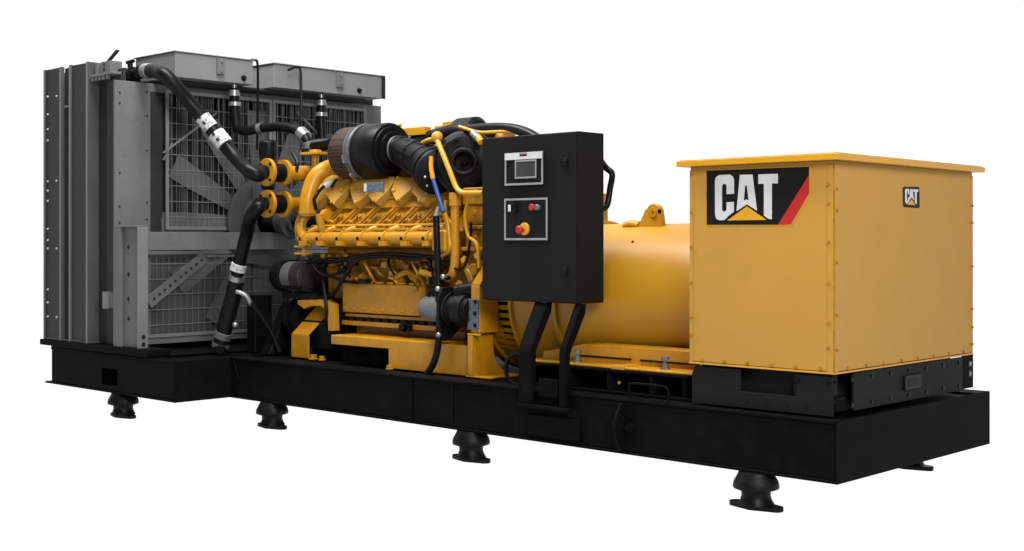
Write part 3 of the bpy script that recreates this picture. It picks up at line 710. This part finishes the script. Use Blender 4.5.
# upright yellow pipes near the flywheel housing
m = MB(); m.tube([(-3.125, 0.3, 1.57), (-3.125, 0.3, 1.396), (-3.125, 0.3, 1.153), (-3.145, 0.3, 1.034), (-3.216, 0.32, 0.984)], .031, 14)
vp = obj('riser_pipe', m, 'yellow', root, 0, 'upright yellow riser pipe beside the black control panel')
band(vp, (-3.125, 0.3, 1.584), (-3.125, 0.3, 1.493), .042, 'yellow', 'pipe_collar')
m = MB(); m.tube([(-3.517, 0.34, 1.027), (-3.422, 0.34, 1.015), (-3.319, 0.34, 0.995), (-3.237, 0.33, 0.983)], .022, 10); m.tube([(-3.278, 0.36, 1.54),(-3.278, 0.36, 1.427),(-3.196, 0.34, 1.369)], .016, 8); obj('fuel_line', m, 'trim', root)
# rear gear housing, stepped
m = MB()
m.box(-3.12, -2.70, .40, 1.46, .90, 1.60)
m.box(-3.086, -2.70, .33, .45, 1.50, 1.62); m.box(-3.076, -2.72, .34, .45, 1.36, 1.50); m.box(-3.076, -2.70, .32, .45, 1.33, 1.36); m.box(-3.066, -2.72, .34, .45, 1.20, 1.33); m.box(-3.095, -2.70, .32, .45, 1.18, 1.21)
m.lathe((-2.98,.40,1.05), (0,-1,0), [(0,.10),(.04,.09),(.04,.05),(.08,.045)], 20); m.lathe((-2.80,.38,1.13), (0,-1,0), [(0,.07),(.03,.06),(.03,.03),(.06,.03)], 14)
m.tube([(-3.1,.36,1.1),(-3.0,.33,1.0),(-3.0,.34,.92)], .03, 10)
gh = obj('gear_housing', m, 'iron', root, .012, 'yellow rear gear housing partly behind the control panel')
m = MB()
for z in (1.25, 1.42, 1.56): m.bolt((-2.85,.33,z), (0,-1,0), .015, .015); m.bolt((-2.95,.33,z+.03), (0,-1,0), .013, .015)
for x, z in ((-3.05,1.12),(-2.92,1.15),(-3.1,.95),(-2.86,.98)): m.bolt((x,.32,z), (0,-1,0), .022, .02)
obj('bolt', m, 'trim', gh)

# black wiring along the block
for pts, r in (([(-4.80,.40,1.09),(-4.55,.36,1.09),(-4.25,.34,1.13),(-3.95,.34,1.155),(-3.66,.34,1.15),(-3.45,.34,1.13),(-3.42,.34,1.04),(-3.42,.34,.86)], .016),
               ([(-4.80,.38,.80),(-4.55,.36,.84),(-4.38,.34,.98),(-4.20,.33,1.11),(-3.9,.33,1.135),(-3.6,.33,1.12),(-3.36,.33,1.14),(-3.31,.33,1.09),(-3.31,.31,.90),(-3.22,.30,.84)], .015),
               ([(-4.80,.38,1.02),(-4.6,.37,.98),(-4.42,.38,.94),(-4.32,.42,.93)], .012),
               ([(-4.75,.38,1.10),(-4.66,.36,.9),(-4.62,.36,.7),(-4.66,.38,.6)], .018),
               ([(-3.15,.28,1.0),(-3.28,.27,.96),(-3.30,.26,.86),(-3.24,.25,.80)], .014)):
    m = MB(); m.tube(pts, r, 9); obj('wiring_cable', m, 'rubber', root)
for pts, r_, mt_ in (([(-3.475, 0.34, 1.1), (-3.401, 0.33, 1.058), (-3.359, 0.31, 0.974), (-3.358, 0.28, 0.89)], .011, 'rubber'),
        ([(-3.215, 0.3, 1.103), (-3.064, 0.28, 1.05), (-2.995, 0.28, 1.106), (-2.966, 0.29, 1.257), (-2.967, 0.3, 1.38)], .010, 'rubber'),
        ([(-2.996, 0.3, 1.532), (-3.015, 0.29, 1.429), (-2.986, 0.29, 1.291), (-2.888, 0.28, 1.223), (-2.859, 0.27, 1.067)], .012, 'trim'),
        ([(-4.806, 0.34, 1.116), (-4.704, 0.32, 1.024), (-4.58, 0.32, 0.979), (-4.434, 0.34, 1.005)], .011, 'rubber'),
        ([(-4.705, 0.34, 1.086), (-4.556, 0.34, 1.119), (-4.278, 0.33, 1.114), (-3.909, 0.33, 1.139), (-3.602, 0.33, 1.134)], .008, 'rubber'),
        ([(-4.829, 0.26, 1.461), (-4.88, 0.26, 1.376), (-4.894, 0.28, 1.258)], .012, 'iron'),
        ([(-5.251, 0.5, 1.979), (-5.158, 0.48, 1.892), (-5.145, 0.46, 1.81)], .014, 'rubber')):
    m = MB(); m.tube(pts, r_, 8); obj('wiring_cable' if mt_ == 'rubber' else 'sensing_pipe', m, mt_, root)
m = MB(); m.box(-4.50,-4.40,.36,.42,1.0,1.04); m.box(-4.25,-4.16,.36,.42,.93,.96); m.box(-4.38,-4.28,.35,.40,1.06,1.10); obj('cable_connector', m, 'castblack', root, .006)

# starter motor: grey barrel, black flange cone, grey mounting block
m = MB(); m.lathe((-3.37, .24, .775), (1,0,0), [(0,.05),(.01,.075),(.03,.088),(.26,.09)], 28)
sm = obj('starter_motor', m, 'grommet', root, 0, 'grey barrel starter motor with a black flange low on the engine')
m = MB(); m.lathe((-3.36,.30,.87), (1,0,0), [(0,.04),(.02,.05),(.26,.05)], 18); m.torus((-3.26,.22,.86),(0,1,0),.05,.012,20,8); obj('solenoid', m, 'castblack', sm)
m = MB(); m.lathe((-3.11,.26,.775), (1,0,0), [(0,.12),(.03,.13),(.03,.10),(.08,.10),(.08,.115),(.17,.115),(.17,.09),(.2,.09)], 32)
m.cyl((-3.05,.24,.90), (-2.86,.30,.93), .05)
obj('starter_flange', m, 'castblack', sm, .01)
m = MB(); m.yz([(.13,.86),(.17,.93),(.30,.93),(.36,.88),(.36,.66),(.26,.58),(.19,.56),(.16,.62),(.13,.70)], -3.135, -3.112)
obj('flange_plate', m, 'castblack', sm, .003)
# flywheel housing
m = MB()
bx = -2.819
m.box(-2.905, bx, .235, .42, .625, .95)
m.prism([(-2.905,.235,.95),(bx,.235,.95),(bx,.42,.95),(-2.905,.42,.95)], (.10,.10,.25))
m.lathe((-3.05,.93,.86), (1,0,0), [(0,.50),(.02,.53),(.10,.53),(.10,.50),(.20,.50)], 64)
fh = obj('flywheel_housing', m, 'yellow', root, .008, 'yellow flywheel housing between engine and generator')
m = MB(); m.box(-2.926, -2.821, .222, .2345, 0.647, 0.857); gp = obj('grey_cover_plate', m, 'bluegrey', fh, .003)
m = MB(); m.box(-2.92, -2.80, .215, .235, .612, .624); obj('plate_lip', m, 'trim', fh, .002)
m = MB()
for z in (.68, .76, .84): m.bolt((-2.849, .222, z), (0,-1,0), .012, .008)
obj('bolt', m, 'castblack', gp)
# flared yellow foot
m = MB()
m.yz([(.235,.338),(.235,.61),(.42,.61),(.425,.50),(.45,.41),(.52,.355),(.56,.338)], -2.885, -2.872); m.box(-2.915,-2.871,.215,.2345,.338,.61); m.box(-2.93,-2.70,.215,.56,.326,.3375)
obj('housing_foot', m, 'yellow', fh, .003)

# ------------------------------------------------------------------ generator
GC = .86
m = MB(); m.lathe((-2.02, .93, GC), (1,0,0), [(0,.44),(.0,.505),(1.95,.505),(1.95,.44)], 96)
gen = obj('generator_barrel', m, 'barrel', root, .004, 'smooth yellow generator barrel behind the control panel')
m = MB(); m.lathe((-2.69, .93, GC), (1,0,0), [(0,.50),(0,.555),(.022,.555),(.026,.53),(.28,.49),(.37,.485),(.37,.53),(.40,.53),(.40,.505),(.672,.504)], 96); bell = obj('end_bell', m, 'barrel', gen)
m = MB(); m.lathe((-2.95,.93,GC), (1,0,0), [(0,.49),(.258,.49)], 64); band_ = obj('vent_band', m, 'castblack', bell)
m = MB()
for k in range(20):
    a = math.radians(150 + k*6.2); m.bar((-2.95,.93+.495*math.cos(a),GC+.495*math.sin(a)), (-2.692,.93+.505*math.cos(a),GC+.505*math.sin(a)), .030, .02, (0,math.cos(a),math.sin(a)))
obj('vent_louvre', m, 'yellow', bell)
m = MB()
for k in range(24):
    a = math.radians(k*15); m.bolt((-2.289, .93+.519*math.cos(a), GC+.517*math.sin(a)), (1,0,0), .010, .010)
# lifting lug on top
lc = (-1.778, 0.8, 1.432)
m = MB(); pts = [(lc[0]-.12, 1.34), (lc[0]-.055, lc[2]+.03)]
for k in range(9):
    a = math.radians(165 - k*19); pts.append((lc[0]+.005+.055*math.cos(a), lc[2]+.005+.055*math.sin(a)))
pts += [(lc[0]+.075, 1.34)]
m.xz(pts, .78, .83); lug = obj('lifting_lug', m, 'barrel', gen, .005)
m = MB(); m.lathe((lc[0]+.008, .779, lc[2]+.0), (0,-1,0), [(0,.028),(.008,.028),(.008,.014),(.001,.012)], 18); obj('lug_hole', m, 'yellow', lug)
m = MB(); m.bolt((lc[0]+.06,.779,lc[2]+.01),(0,-1,0),.012,.004); m.bolt((lc[0]-.02,.60,1.245),(0,-.5,.85),.007,.006); obj('bolt', m, 'castblack', lug)
m = MB(); m.tube([(-2.02,.80,1.35),(-1.96,.80,1.36),(-1.90,.80,1.35)], .03, 10); obj('barrel_knob', m, 'barrel', gen)
# long foot rails with hold-down bolts
m = MB()
m.xz([(-2.30,.452),(-2.30,.53),(-1.95,.60),(-.99,.60),(-.99,.493),(-1.42,.480),(-1.44,.466),(-1.52,.466),(-1.54,.478)], .30, .46)
m.box(-2.30, -.99, .14, .302, .478, .492)
m.box(-1.6, -1.5, .135, .302, .470, .500)
foot = obj('generator_foot', m, 'yellow', gen, .004)
m = MB(); m.box(-1.98, -1.57, .292, .2995, .520, .530); m.box(-1.50, -1.06, .292, .2995, .520, .530); obj('foot_slot', m, 'castblack', foot)
m = MB()
for px in (577.5, 665):
    p = V((-1.937, 0.22, 0.554)) if px < 600 else V((-1.256, 0.22, 0.552))
    m.cyl((p.x,.22,.493), (p.x,.22,.56), .012, n=12); m.lathe((p.x,.22,.493),(0,0,1),[(0,.03),(.01,.03),(.01,.02),(.03,.02)],6); m.lathe((p.x,.22,.545),(0,0,1),[(0,.024),(.022,.024)],6)
obj('hold_down_bolt', m, 'grommet', foot)
# black packer frame under the generator feet
m = MB()
m.box(-2.36, -.97, .13, .44, .328, .345); m.box(-2.36, -1.02, .12, .44, .46, .477); m.box(-2.36, -1.02, .30, .32, .345, .46)
for x in (-2.34, -1.95, -1.62, -1.30, -1.06): m.box(x-.012, x+.012, .135, .30, .345, .46)
m.box(-2.36,-1.02,1.42,1.72,.328,.477)
pk = obj('packer_frame', m, 'black', root, .004, 'black packing frame between skid and generator feet')
m = MB(); m.bolt((-1.52,.119,.40),(0,-1,0),.008,.008); obj('copper_bolt', m, 'iron', pk)
m = MB(); m.tube([(-1.36,.02,.33),(-1.36,.01,.40),(-1.33,0.0,.42),(-1.12,0.0,.42),(-1.08,0.01,.40),(-1.08,.02,.33)], .007, 8); obj('grab_rail', m, 'black', pk)
m = MB(); m.torus((-2.37,.14,.42), (.1,-1,0), .105, .014, 32, 8); obj('cable_loop', m, 'rubber', root, 0, 'round loop of black cable left of the panel legs')

# ------------------------------------------------------------------ control panel
X0, X1, PY, PD, PZ0, PZ1 = -2.662, -1.838, .10, .36, .862, 1.928
m = MB(); m.box(X0, X1, PY+.012, PD, PZ0, PZ1)
cp = obj('control_panel', m, 'panelblack', root, .006, 'tall black control panel box on two bent legs')
m = MB(); m.box(X0+.004, X1-.004, PY-.004, PY+.010, PZ0+.004, PZ1-.004); door = obj('panel_door', m, 'panelblack', cp, .005)
def frame_line(name, q, w, mat, y, par, th=.003):
    """closed line of width w following four corners in the door plane"""
    m = MB(); c = sum((V(p) for p in q), V((0,0,0)))/4
    xs_ = [p[0] for p in q]; zs_ = [p[2] for p in q]; a0, a1, b0, b1 = min(xs_), max(xs_), min(zs_), max(zs_)
    m.box(a0, a1, y-th, y, b1-w, b1); m.box(a0, a1, y-th, y, b0, b0+w); m.box(a0, a0+w, y-th, y, b0+w, b1-w); m.box(a1-w, a1, y-th, y, b0+w, b1-w)
    return obj(name, m, mat, par, .001)
yd = PY-.004
def rect(q): 
    xs_ = [p[0] for p in q]; zs_ = [p[2] for p in q]; return min(xs_), max(xs_), min(zs_), max(zs_)
q1 = [(-2.428, 0.09, 1.815), (-2.096, 0.09, 1.807), (-2.1, 0.09, 1.606), (-2.424, 0.09, 1.608)]
a0, a1, b0, b1 = rect(q1)
m = MB(); m.box(a0, a1, yd-.022, yd, b0, b1); scr = obj('display_unit', m, 'panelblack', door, .006)
frame_line('display_frame', q1, .013, 'silver', yd-.0225, scr)
m = MB(); zt = b1; w = (a1-a0)
m.box(a0+.004, a0+w*.40, yd-.029, yd-.0258, zt-.045, zt-.002); m.box(a0+w*.60, a1-.004, yd-.029, yd-.0258, zt-.045, zt-.002); m.box(a0+w*.40, a0+w*.60, yd-.029, yd-.0258, zt-.045, zt-.026)
tbz = obj('display_header', m, 'white', scr)
m = MB(); m.box(a0+w*.47, a0+w*.50, yd-.031, yd-.029, zt-.024, zt-.010); obj('red_mark', m, 'red', scr)
q2 = [(-2.334, 0.07, 1.765), (-2.149, 0.07, 1.763), (-2.149, 0.07, 1.648), (-2.334, 0.07, 1.651)]
c0, c1, e0, e1 = rect(q2)
m = MB(); m.box(c0, c1, yd-.026, yd-.022, e0, e1); obj('screen', m, 'glass', scr, .001)
frame_line('screen_frame', q2, .010, 'silver', yd-.0265, scr)
q3 = [(-2.443, 0.095, 1.523), (-2.072, 0.095, 1.523), (-2.075, 0.095, 1.26), (-2.447, 0.095, 1.255)]
a0, a1, b0, b1 = rect(q3)
m = MB(); m.box(a0, a1, yd-.006, yd, b0, b1); sw = obj('switch_plate', m, 'decalblack', door, .002)
frame_line('switch_frame', q3, .013, 'silver', yd-.0065, sw)
def knob(p, r, h, mat, name='knob', r2=None):
    m = MB(); m.lathe((p[0], yd-.006, p[2]), (0,-1,0), [(0,r),(h*.85,r),(h,r*.85 if r2 is None else r2)], 24); return obj(name, m, mat, sw)
k1 = (-2.362, 0.09, 1.46); knob(k1, .036, .02, 'rubber'); m = MB(); m.box(k1[0]-.030, k1[0]-.008, yd-.034, yd-.026, k1[2]-.022, k1[2]+.022); obj('knob_pointer', m, 'white', sw, .004)
k2 = (-2.195, 0.09, 1.463); knob(k2, .021, .024, 'red', 'stop_lamp')
k3 = (-2.15, 0.09, 1.462); knob(k3, .019, .024, 'grommet', 'grey_lamp')
k4 = (-2.278, 0.09, 1.321); knob((k4[0]+.012,0,k4[2]+.006), .040, .012, 'decalyellow', 'stop_collar'); m = MB(); m.lathe((k4[0]+.004, yd-.018, k4[2]), (0,-1,0), [(0,.015),(.025,.015),(.025,.027),(.04,.027),(.046,.020)], 24); obj('emergency_button', m, 'red', sw)
for z in (1.733, 1.058):
    m = MB(); m.box(X1-.10, X1-.075, yd-.012, yd, z-.03, z+.03); m.lathe((X1-.087, yd-.012, z), (0,-1,0), [(0,.018),(.008,.018)], 16); obj('door_lock', m, 'castblack', door, .003)
# hose loop on the side of the box
m = MB(); m.tube([(X1-.02,PD-.01,1.76), (-1.87, 0.42, 1.714), (-1.821, 0.42, 1.674), (-1.837, 0.42, 1.586), (-1.845, 0.4, 1.478), (X1-.02, PD-.01, 1.445)], .020, 12); obj('side_conduit', m, 'rubber', cp)
# two bent legs
for (b0_, b1_, nm) in ((-2.205, -2.100, 0), (-1.868, -1.818, 1)):
    m = MB()
    prof = [(.115,.8615),(.165,.8615),(.155,.80),(.02,.575),(.012,.545),(.012,.327),(-.004,.32),(-.004,.235),(-.035,.235),(-.035,.565),(-.025,.60)]
    m.yz([(y,z) for y,z in prof], b0_, b0_+.012); m.yz([(y,z) for y,z in prof], b1_-.012, b1_)
    web = [(.115,.86),(-.025,.60),(-.035,.565),(-.035,.235)]
    for (ya,za),(yb_,zb_) in zip(web[:-1], web[1:]):
        m.prism([(b0_+.0125,ya,za),(b0_+.0125,yb_,zb_),(b0_+.0125,yb_+.01,zb_),(b0_+.0125,ya+.01,za)], (b1_-b0_-.025,0,0))
    obj('panel_leg', m, 'black', cp, .003)
m = MB(); m.box(-2.21, -1.78, -.055, -.002, .212, .234); m.box(-2.05, -1.89, -.02, .0, .29, .40); obj('leg_bracket', m, 'black', cp, .004)

# ------------------------------------------------------------------ terminal box and its base
BX0, BX1, BY0, BY1, BZ0, BZ1 = -.952, -.045, .05, 1.71, .570, 1.668
m = MB(); m.box(BX0, BX1, BY0, BY1, BZ0, BZ1)
tbx = obj('terminal_box', m, 'cabinet', root, .004, 'large square yellow terminal box at the near end')
m = MB()   # raised seams along the corners and the foot
m.box(BX0-.003, BX0+.018, BY0-.003, BY0-.0002, BZ0-.002, BZ1-.02)
m.box(BX1-.038, BX1-.002, BY0-.003, BY0-.0002, BZ0-.002, BZ1-.02); m.box(BX1+.0005, BX1+.0035, BY0+.006, BY0+.040, BZ0-.002, BZ1-.02)
m.box(BX1-.01, BX1+.003, BY1-.016, BY1+.003, BZ0-.002, BZ1-.02)
sm_ = obj('corner_seam', m, 'cabinet', tbx, .001)
m = MB(); m.box(BX0-.006, BX1+.006, BY0-.006, BY1+.006, BZ0-.012, BZ0-.0025); obj('foot_rim', m, 'trim', tbx, .0015)
m = MB(); m.box(BX1-.003, BX1+.002, BY0-.0035, BY0+.004, BZ0, BZ1-.02); obj('corner_gap', m, 'iron', tbx)
m = MB(); m.box(-1.005, .012, -.012, 1.765, 1.668, 1.700); m.box(-.99, 0, 0, 1.75, 1.7005, 1.706)
lid = obj('box_lid', m, 'trim', tbx, .008)
m = MB()
for py in (170, 208, 244, 281, 317, 335): m.bolt((BX0+.009, BY0-.004, BZ0 + (362-py)/199*1.09), (0,-1,0), .0065, .007)
for py in (186, 205, 244, 285, 325, 350): m.bolt((BX1-.03, BY0-.004, BZ0 + (374-py)/211*1.09), (0,-1,0), .0065, .007)
for py in (190, 212, 264, 317, 352): m.bolt((BX1+.0045, BY0+.022, BZ0 + (374-py)/211*1.09), (1,0,0), .0065, .007)
for py in (197, 215, 261, 306, 325, 343): m.bolt((BX1+.005, BY1-.012, BZ0 + (352-py)/189*1.09), (1,0,0), .0065, .008)
for k in range(6): m.bolt((BX0+.08+k*.15, BY0-.0005, BZ0+.012), (0,-1,0), .008, .006)
for k in range(8): m.bolt((BX1+.0005, BY0+.14+k*.20, BZ0+.012), (1,0,0), .008, .006)
obj('box_screw', m, 'iron', tbx)
# logo decal: flat vinyl pieces on the near face
def flat(name, pts, mat, par, off, th=.0012, face='y'):
    m = MB(); d = V((0,-1,0)) if face == 'y' else V((1,0,0))
    m.prism([V(p) + d*off for p in pts], d*th); return obj(name, m, mat, par, 0, smooth=False)
border = [(-0.846, 0.05, 1.651), (-0.182, 0.05, 1.645), (-0.182, 0.05, 1.499), (-0.295, 0.05, 1.331), (-0.846, 0.05, 1.335)]
dec = flat('logo_decal', border, 'trim', tbx, .0005)
flat('decal_ground', [(-0.839, 0.05, 1.643), (-0.19, 0.05, 1.64), (-0.19, 0.05, 1.599), (-0.378, 0.05, 1.337), (-0.839, 0.05, 1.341)], 'decalblack', dec, .002)
flat('decal_stripe', [(-0.189, 0.05, 1.599), (-0.189, 0.05, 1.501), (-0.3, 0.05, 1.338), (-0.378, 0.05, 1.337)], 'red', dec, .002)
flat('letter_C', [(-0.782, 0.05, 1.586), (-0.774, 0.05, 1.606), (-0.755, 0.05, 1.616), (-0.682, 0.05, 1.616), (-0.664, 0.05, 1.605), (-0.656, 0.05, 1.587), (-0.656, 0.05, 1.51), (-0.705, 0.05, 1.509), (-0.705, 0.05, 1.556), (-0.711, 0.05, 1.565), (-0.728, 0.05, 1.566), (-0.735, 0.05, 1.555), (-0.735, 0.05, 1.426), (-0.729, 0.05, 1.414), (-0.714, 0.05, 1.413), (-0.705, 0.05, 1.424), (-0.705, 0.05, 1.464), (-0.657, 0.05, 1.465), (-0.657, 0.05, 1.411), (-0.694, 0.05, 1.387), (-0.72, 0.05, 1.365), (-0.755, 0.05, 1.365), (-0.773, 0.05, 1.374), (-0.781, 0.05, 1.395)], 'letter', dec, .0036)
a_out = [(-0.618, 0.05, 1.613), (-0.537, 0.05, 1.611), (-0.508, 0.05, 1.414), (-0.572, 0.05, 1.45), (-0.64, 0.05, 1.414)]
flat('letter_A', a_out, 'letter', dec, .0036)
flat('letter_A_gap', [(-0.582, 0.05, 1.552), (-0.573, 0.05, 1.552), (-0.562, 0.05, 1.474), (-0.574, 0.05, 1.477), (-0.591, 0.05, 1.472)], 'decalblack', dec, .0052)
flat('letter_T', [(-0.5, 0.05, 1.611), (-0.378, 0.05, 1.61), (-0.378, 0.05, 1.559), (-0.415, 0.05, 1.559), (-0.415, 0.05, 1.367), (-0.435, 0.05, 1.369), (-0.465, 0.05, 1.388), (-0.465, 0.05, 1.559), (-0.5, 0.05, 1.559)], 'letter', dec, .0036)
flat('logo_triangle', [(-0.573, 0.05, 1.439), (-0.449, 0.05, 1.364), (-0.701, 0.05, 1.363)], 'decalyellow', dec, .0036)
# the small badge on the end face
def yzp(pts): return pts
badge = flat('small_badge', [(-0.045, 0.82, 1.554), (-0.045, 0.992, 1.559), (-0.045, 1.005, 1.553), (-0.045, 1.01, 1.445), (-0.045, 0.994, 1.438), (-0.045, 0.822, 1.44), (-0.045, 0.809, 1.446), (-0.045, 0.805, 1.547)], 'decalblack', tbx, .001, face='x')
by0, by1, bz0, bz1 = 0.805, 1.008, 1.438, 1.555
def bm(pts): return [(BX1, by0 + (by1-by0)*u, bz0 + (bz1-bz0)*w) for u, w in pts]
flat('badge_letter_C', bm([(.12,.3),(.12,.85),(.18,.9),(.34,.9),(.36,.84),(.36,.66),(.28,.66),(.28,.78),(.22,.78),(.22,.32),(.28,.34),(.28,.48),(.36,.48),(.36,.32),(.26,.18),(.18,.18)]), 'letter', badge, .0025, face='x')
flat('badge_letter_A', bm([(.42,.9),(.56,.9),(.64,.36),(.5,.5),(.36,.36)]), 'letter', badge, .0025, face='x')
flat('badge_letter_T', bm([(.60,.9),(.90,.9),(.90,.78),(.81,.78),(.81,.18),(.72,.22),(.70,.3),(.70,.78),(.60,.78)]), 'letter', badge, .0025, face='x')
flat('badge_triangle', bm([(.5,.42),(.72,.14),(.28,.14)]), 'decalyellow', badge, .0025, face='x')

# black plinth beneath
m = MB()
zl = .5545
m.xz([(-.950,.335),(-.950,.50),(-.930,.545),(-.625,.545),(-.625,.425),(-.275,.425),(-.275,.545),(-.06,.545),(-.06,.335)], .06, .075)
m.box(-.94, -.12, .10, 1.66, .34, .40); m.box(-.94, -.14, .14, 1.62, .40, .550)
m.box(-.30, -.07, .0765, .13, .40, .553)
pl = obj('plinth', m, 'plinthblack', root, .004, 'black notched plinth under the terminal box')
m = MB()
for x in (-.58, -.46, -.33, -.21): m.lathe((x,.06,.375), (0,-1,0), [(0,.014),(.002,.014)], 12)
for x in (-.265, -.09): m.bolt((x,.06,.51), (0,-1,0), .012, .006)
obj('bolt', m, 'rubber', pl)
m = MB(); m.box(-.055, -.040, 0.249, 1.57, .352, .552); ep = obj('end_plate', m, 'plinthblack', pl, .003)
m = MB()
for k in range(7):
    for z in (.383, .520): m.bolt((-.040, .225+k*.215, z), (1,0,0), .012, .006)
obj('bolt', m, 'rubber', ep)
m = MB(); m.box(-.040, -.026, .80, 1.00, .415, .495); obj('socket_frame', m, 'rubber', ep, .004)
m = MB(); m.box(-.026, -.024, .84, .96, .432, .478); obj('socket', m, 'decalblack', ep)
m = MB(); m.box(-.12, -.05, .075, .085, .51, .525); m.box(-.12, -.03, .075, .14, .425, .437); m.box(-.075, -.06, 1.62, 1.76, .352, .560); obj('plinth_tab', m, 'black', pl, .003)
m = MB()
for z in (.50, .44): m.bolt((-.060, 1.71, z), (1,0,0), .013, .006)
obj('tab_bolt', m, 'steel', pl)

# ------------------------------------------------------------------ floor, light, camera
fm, nt, b = _nodes('glowing_white_floor')
nt.nodes.remove(b); e = nt.nodes.new('ShaderNodeEmission'); e.inputs['Strength'].default_value = 1.05  # floor white is put in as emission, so no shadows show on it
nt.links.new(e.outputs[0], nt.nodes['Material Output'].inputs['Surface'])
m = MB(); m.add([(-60,-60,GZ-.002),(60,-60,GZ-.002),(60,60,GZ-.002),(-60,60,GZ-.002)], [(0,1,2,3)])
fl = obj('floor', m, fm, None, smooth=False); fl['kind'] = 'structure'; fl['label'] = 'plain white studio floor that glows by itself'

w = bpy.data.worlds.new('World'); bpy.context.scene.world = w; w.use_nodes = True
N = w.node_tree.nodes; L = w.node_tree.links; bg = N['Background']
tc = N.new('ShaderNodeTexCoord'); dt = N.new('ShaderNodeVectorMath'); dt.operation = 'DOT_PRODUCT'
L.new(tc.outputs['Generated'], dt.inputs[0]); dt.inputs[1].default_value = (-.688, .7256, 0)
mr = N.new('ShaderNodeMapRange'); mr.interpolation_type = 'SMOOTHSTEP'
mr.inputs['From Min'].default_value = -.15; mr.inputs['From Max'].default_value = .45; mr.inputs['To Min'].default_value = .06; mr.inputs['To Max'].default_value = 1.05
L.new(dt.outputs['Value'], mr.inputs['Value']); L.new(mr.outputs['Result'], bg.inputs['Strength'])
bg.inputs['Color'].default_value = (1, 1, 1, 1)

def area(name, loc, target, size, power, col=(1,1,1)):
    l = bpy.data.lights.new(name, 'AREA'); l.shape = 'RECTANGLE'; l.size, l.size_y = size; l.energy = power; l.color = col
    o = bpy.data.objects.new(name, l); C.objects.link(o); o.location = loc
    o.rotation_euler = (V(target) - V(loc)).to_track_quat('-Z', 'Y').to_euler(); return o
area('key_softbox', (4.5, -4.2, 4.2), (-1.7, .8, .8), (3.0, 2.4), 740, (1, .985, .96))
area('top_softbox', (-4.0, -1.0, 6.8), (-4.0, .9, 1.0), (7.0, 2.0), 1150)

cd = bpy.data.cameras.new('camera'); cam = bpy.data.objects.new('camera', cd); C.objects.link(cam)
cam.location = (3.366, -5.967, 1.25)
cam.rotation_euler = (math.radians(90), 0, math.atan2(.68827, .72545)); cd.sensor_width = 36; cd.lens = 1297/1024*36
cd.shift_y = -34.5/1024; cd.clip_end = 500
sc = bpy.context.scene; sc.camera = cam
sc.view_settings.view_transform = 'Standard'; sc.view_settings.look = 'None'; sc.view_settings.exposure = 0; sc.view_settings.gamma = 1
sc.render.film_transparent = False
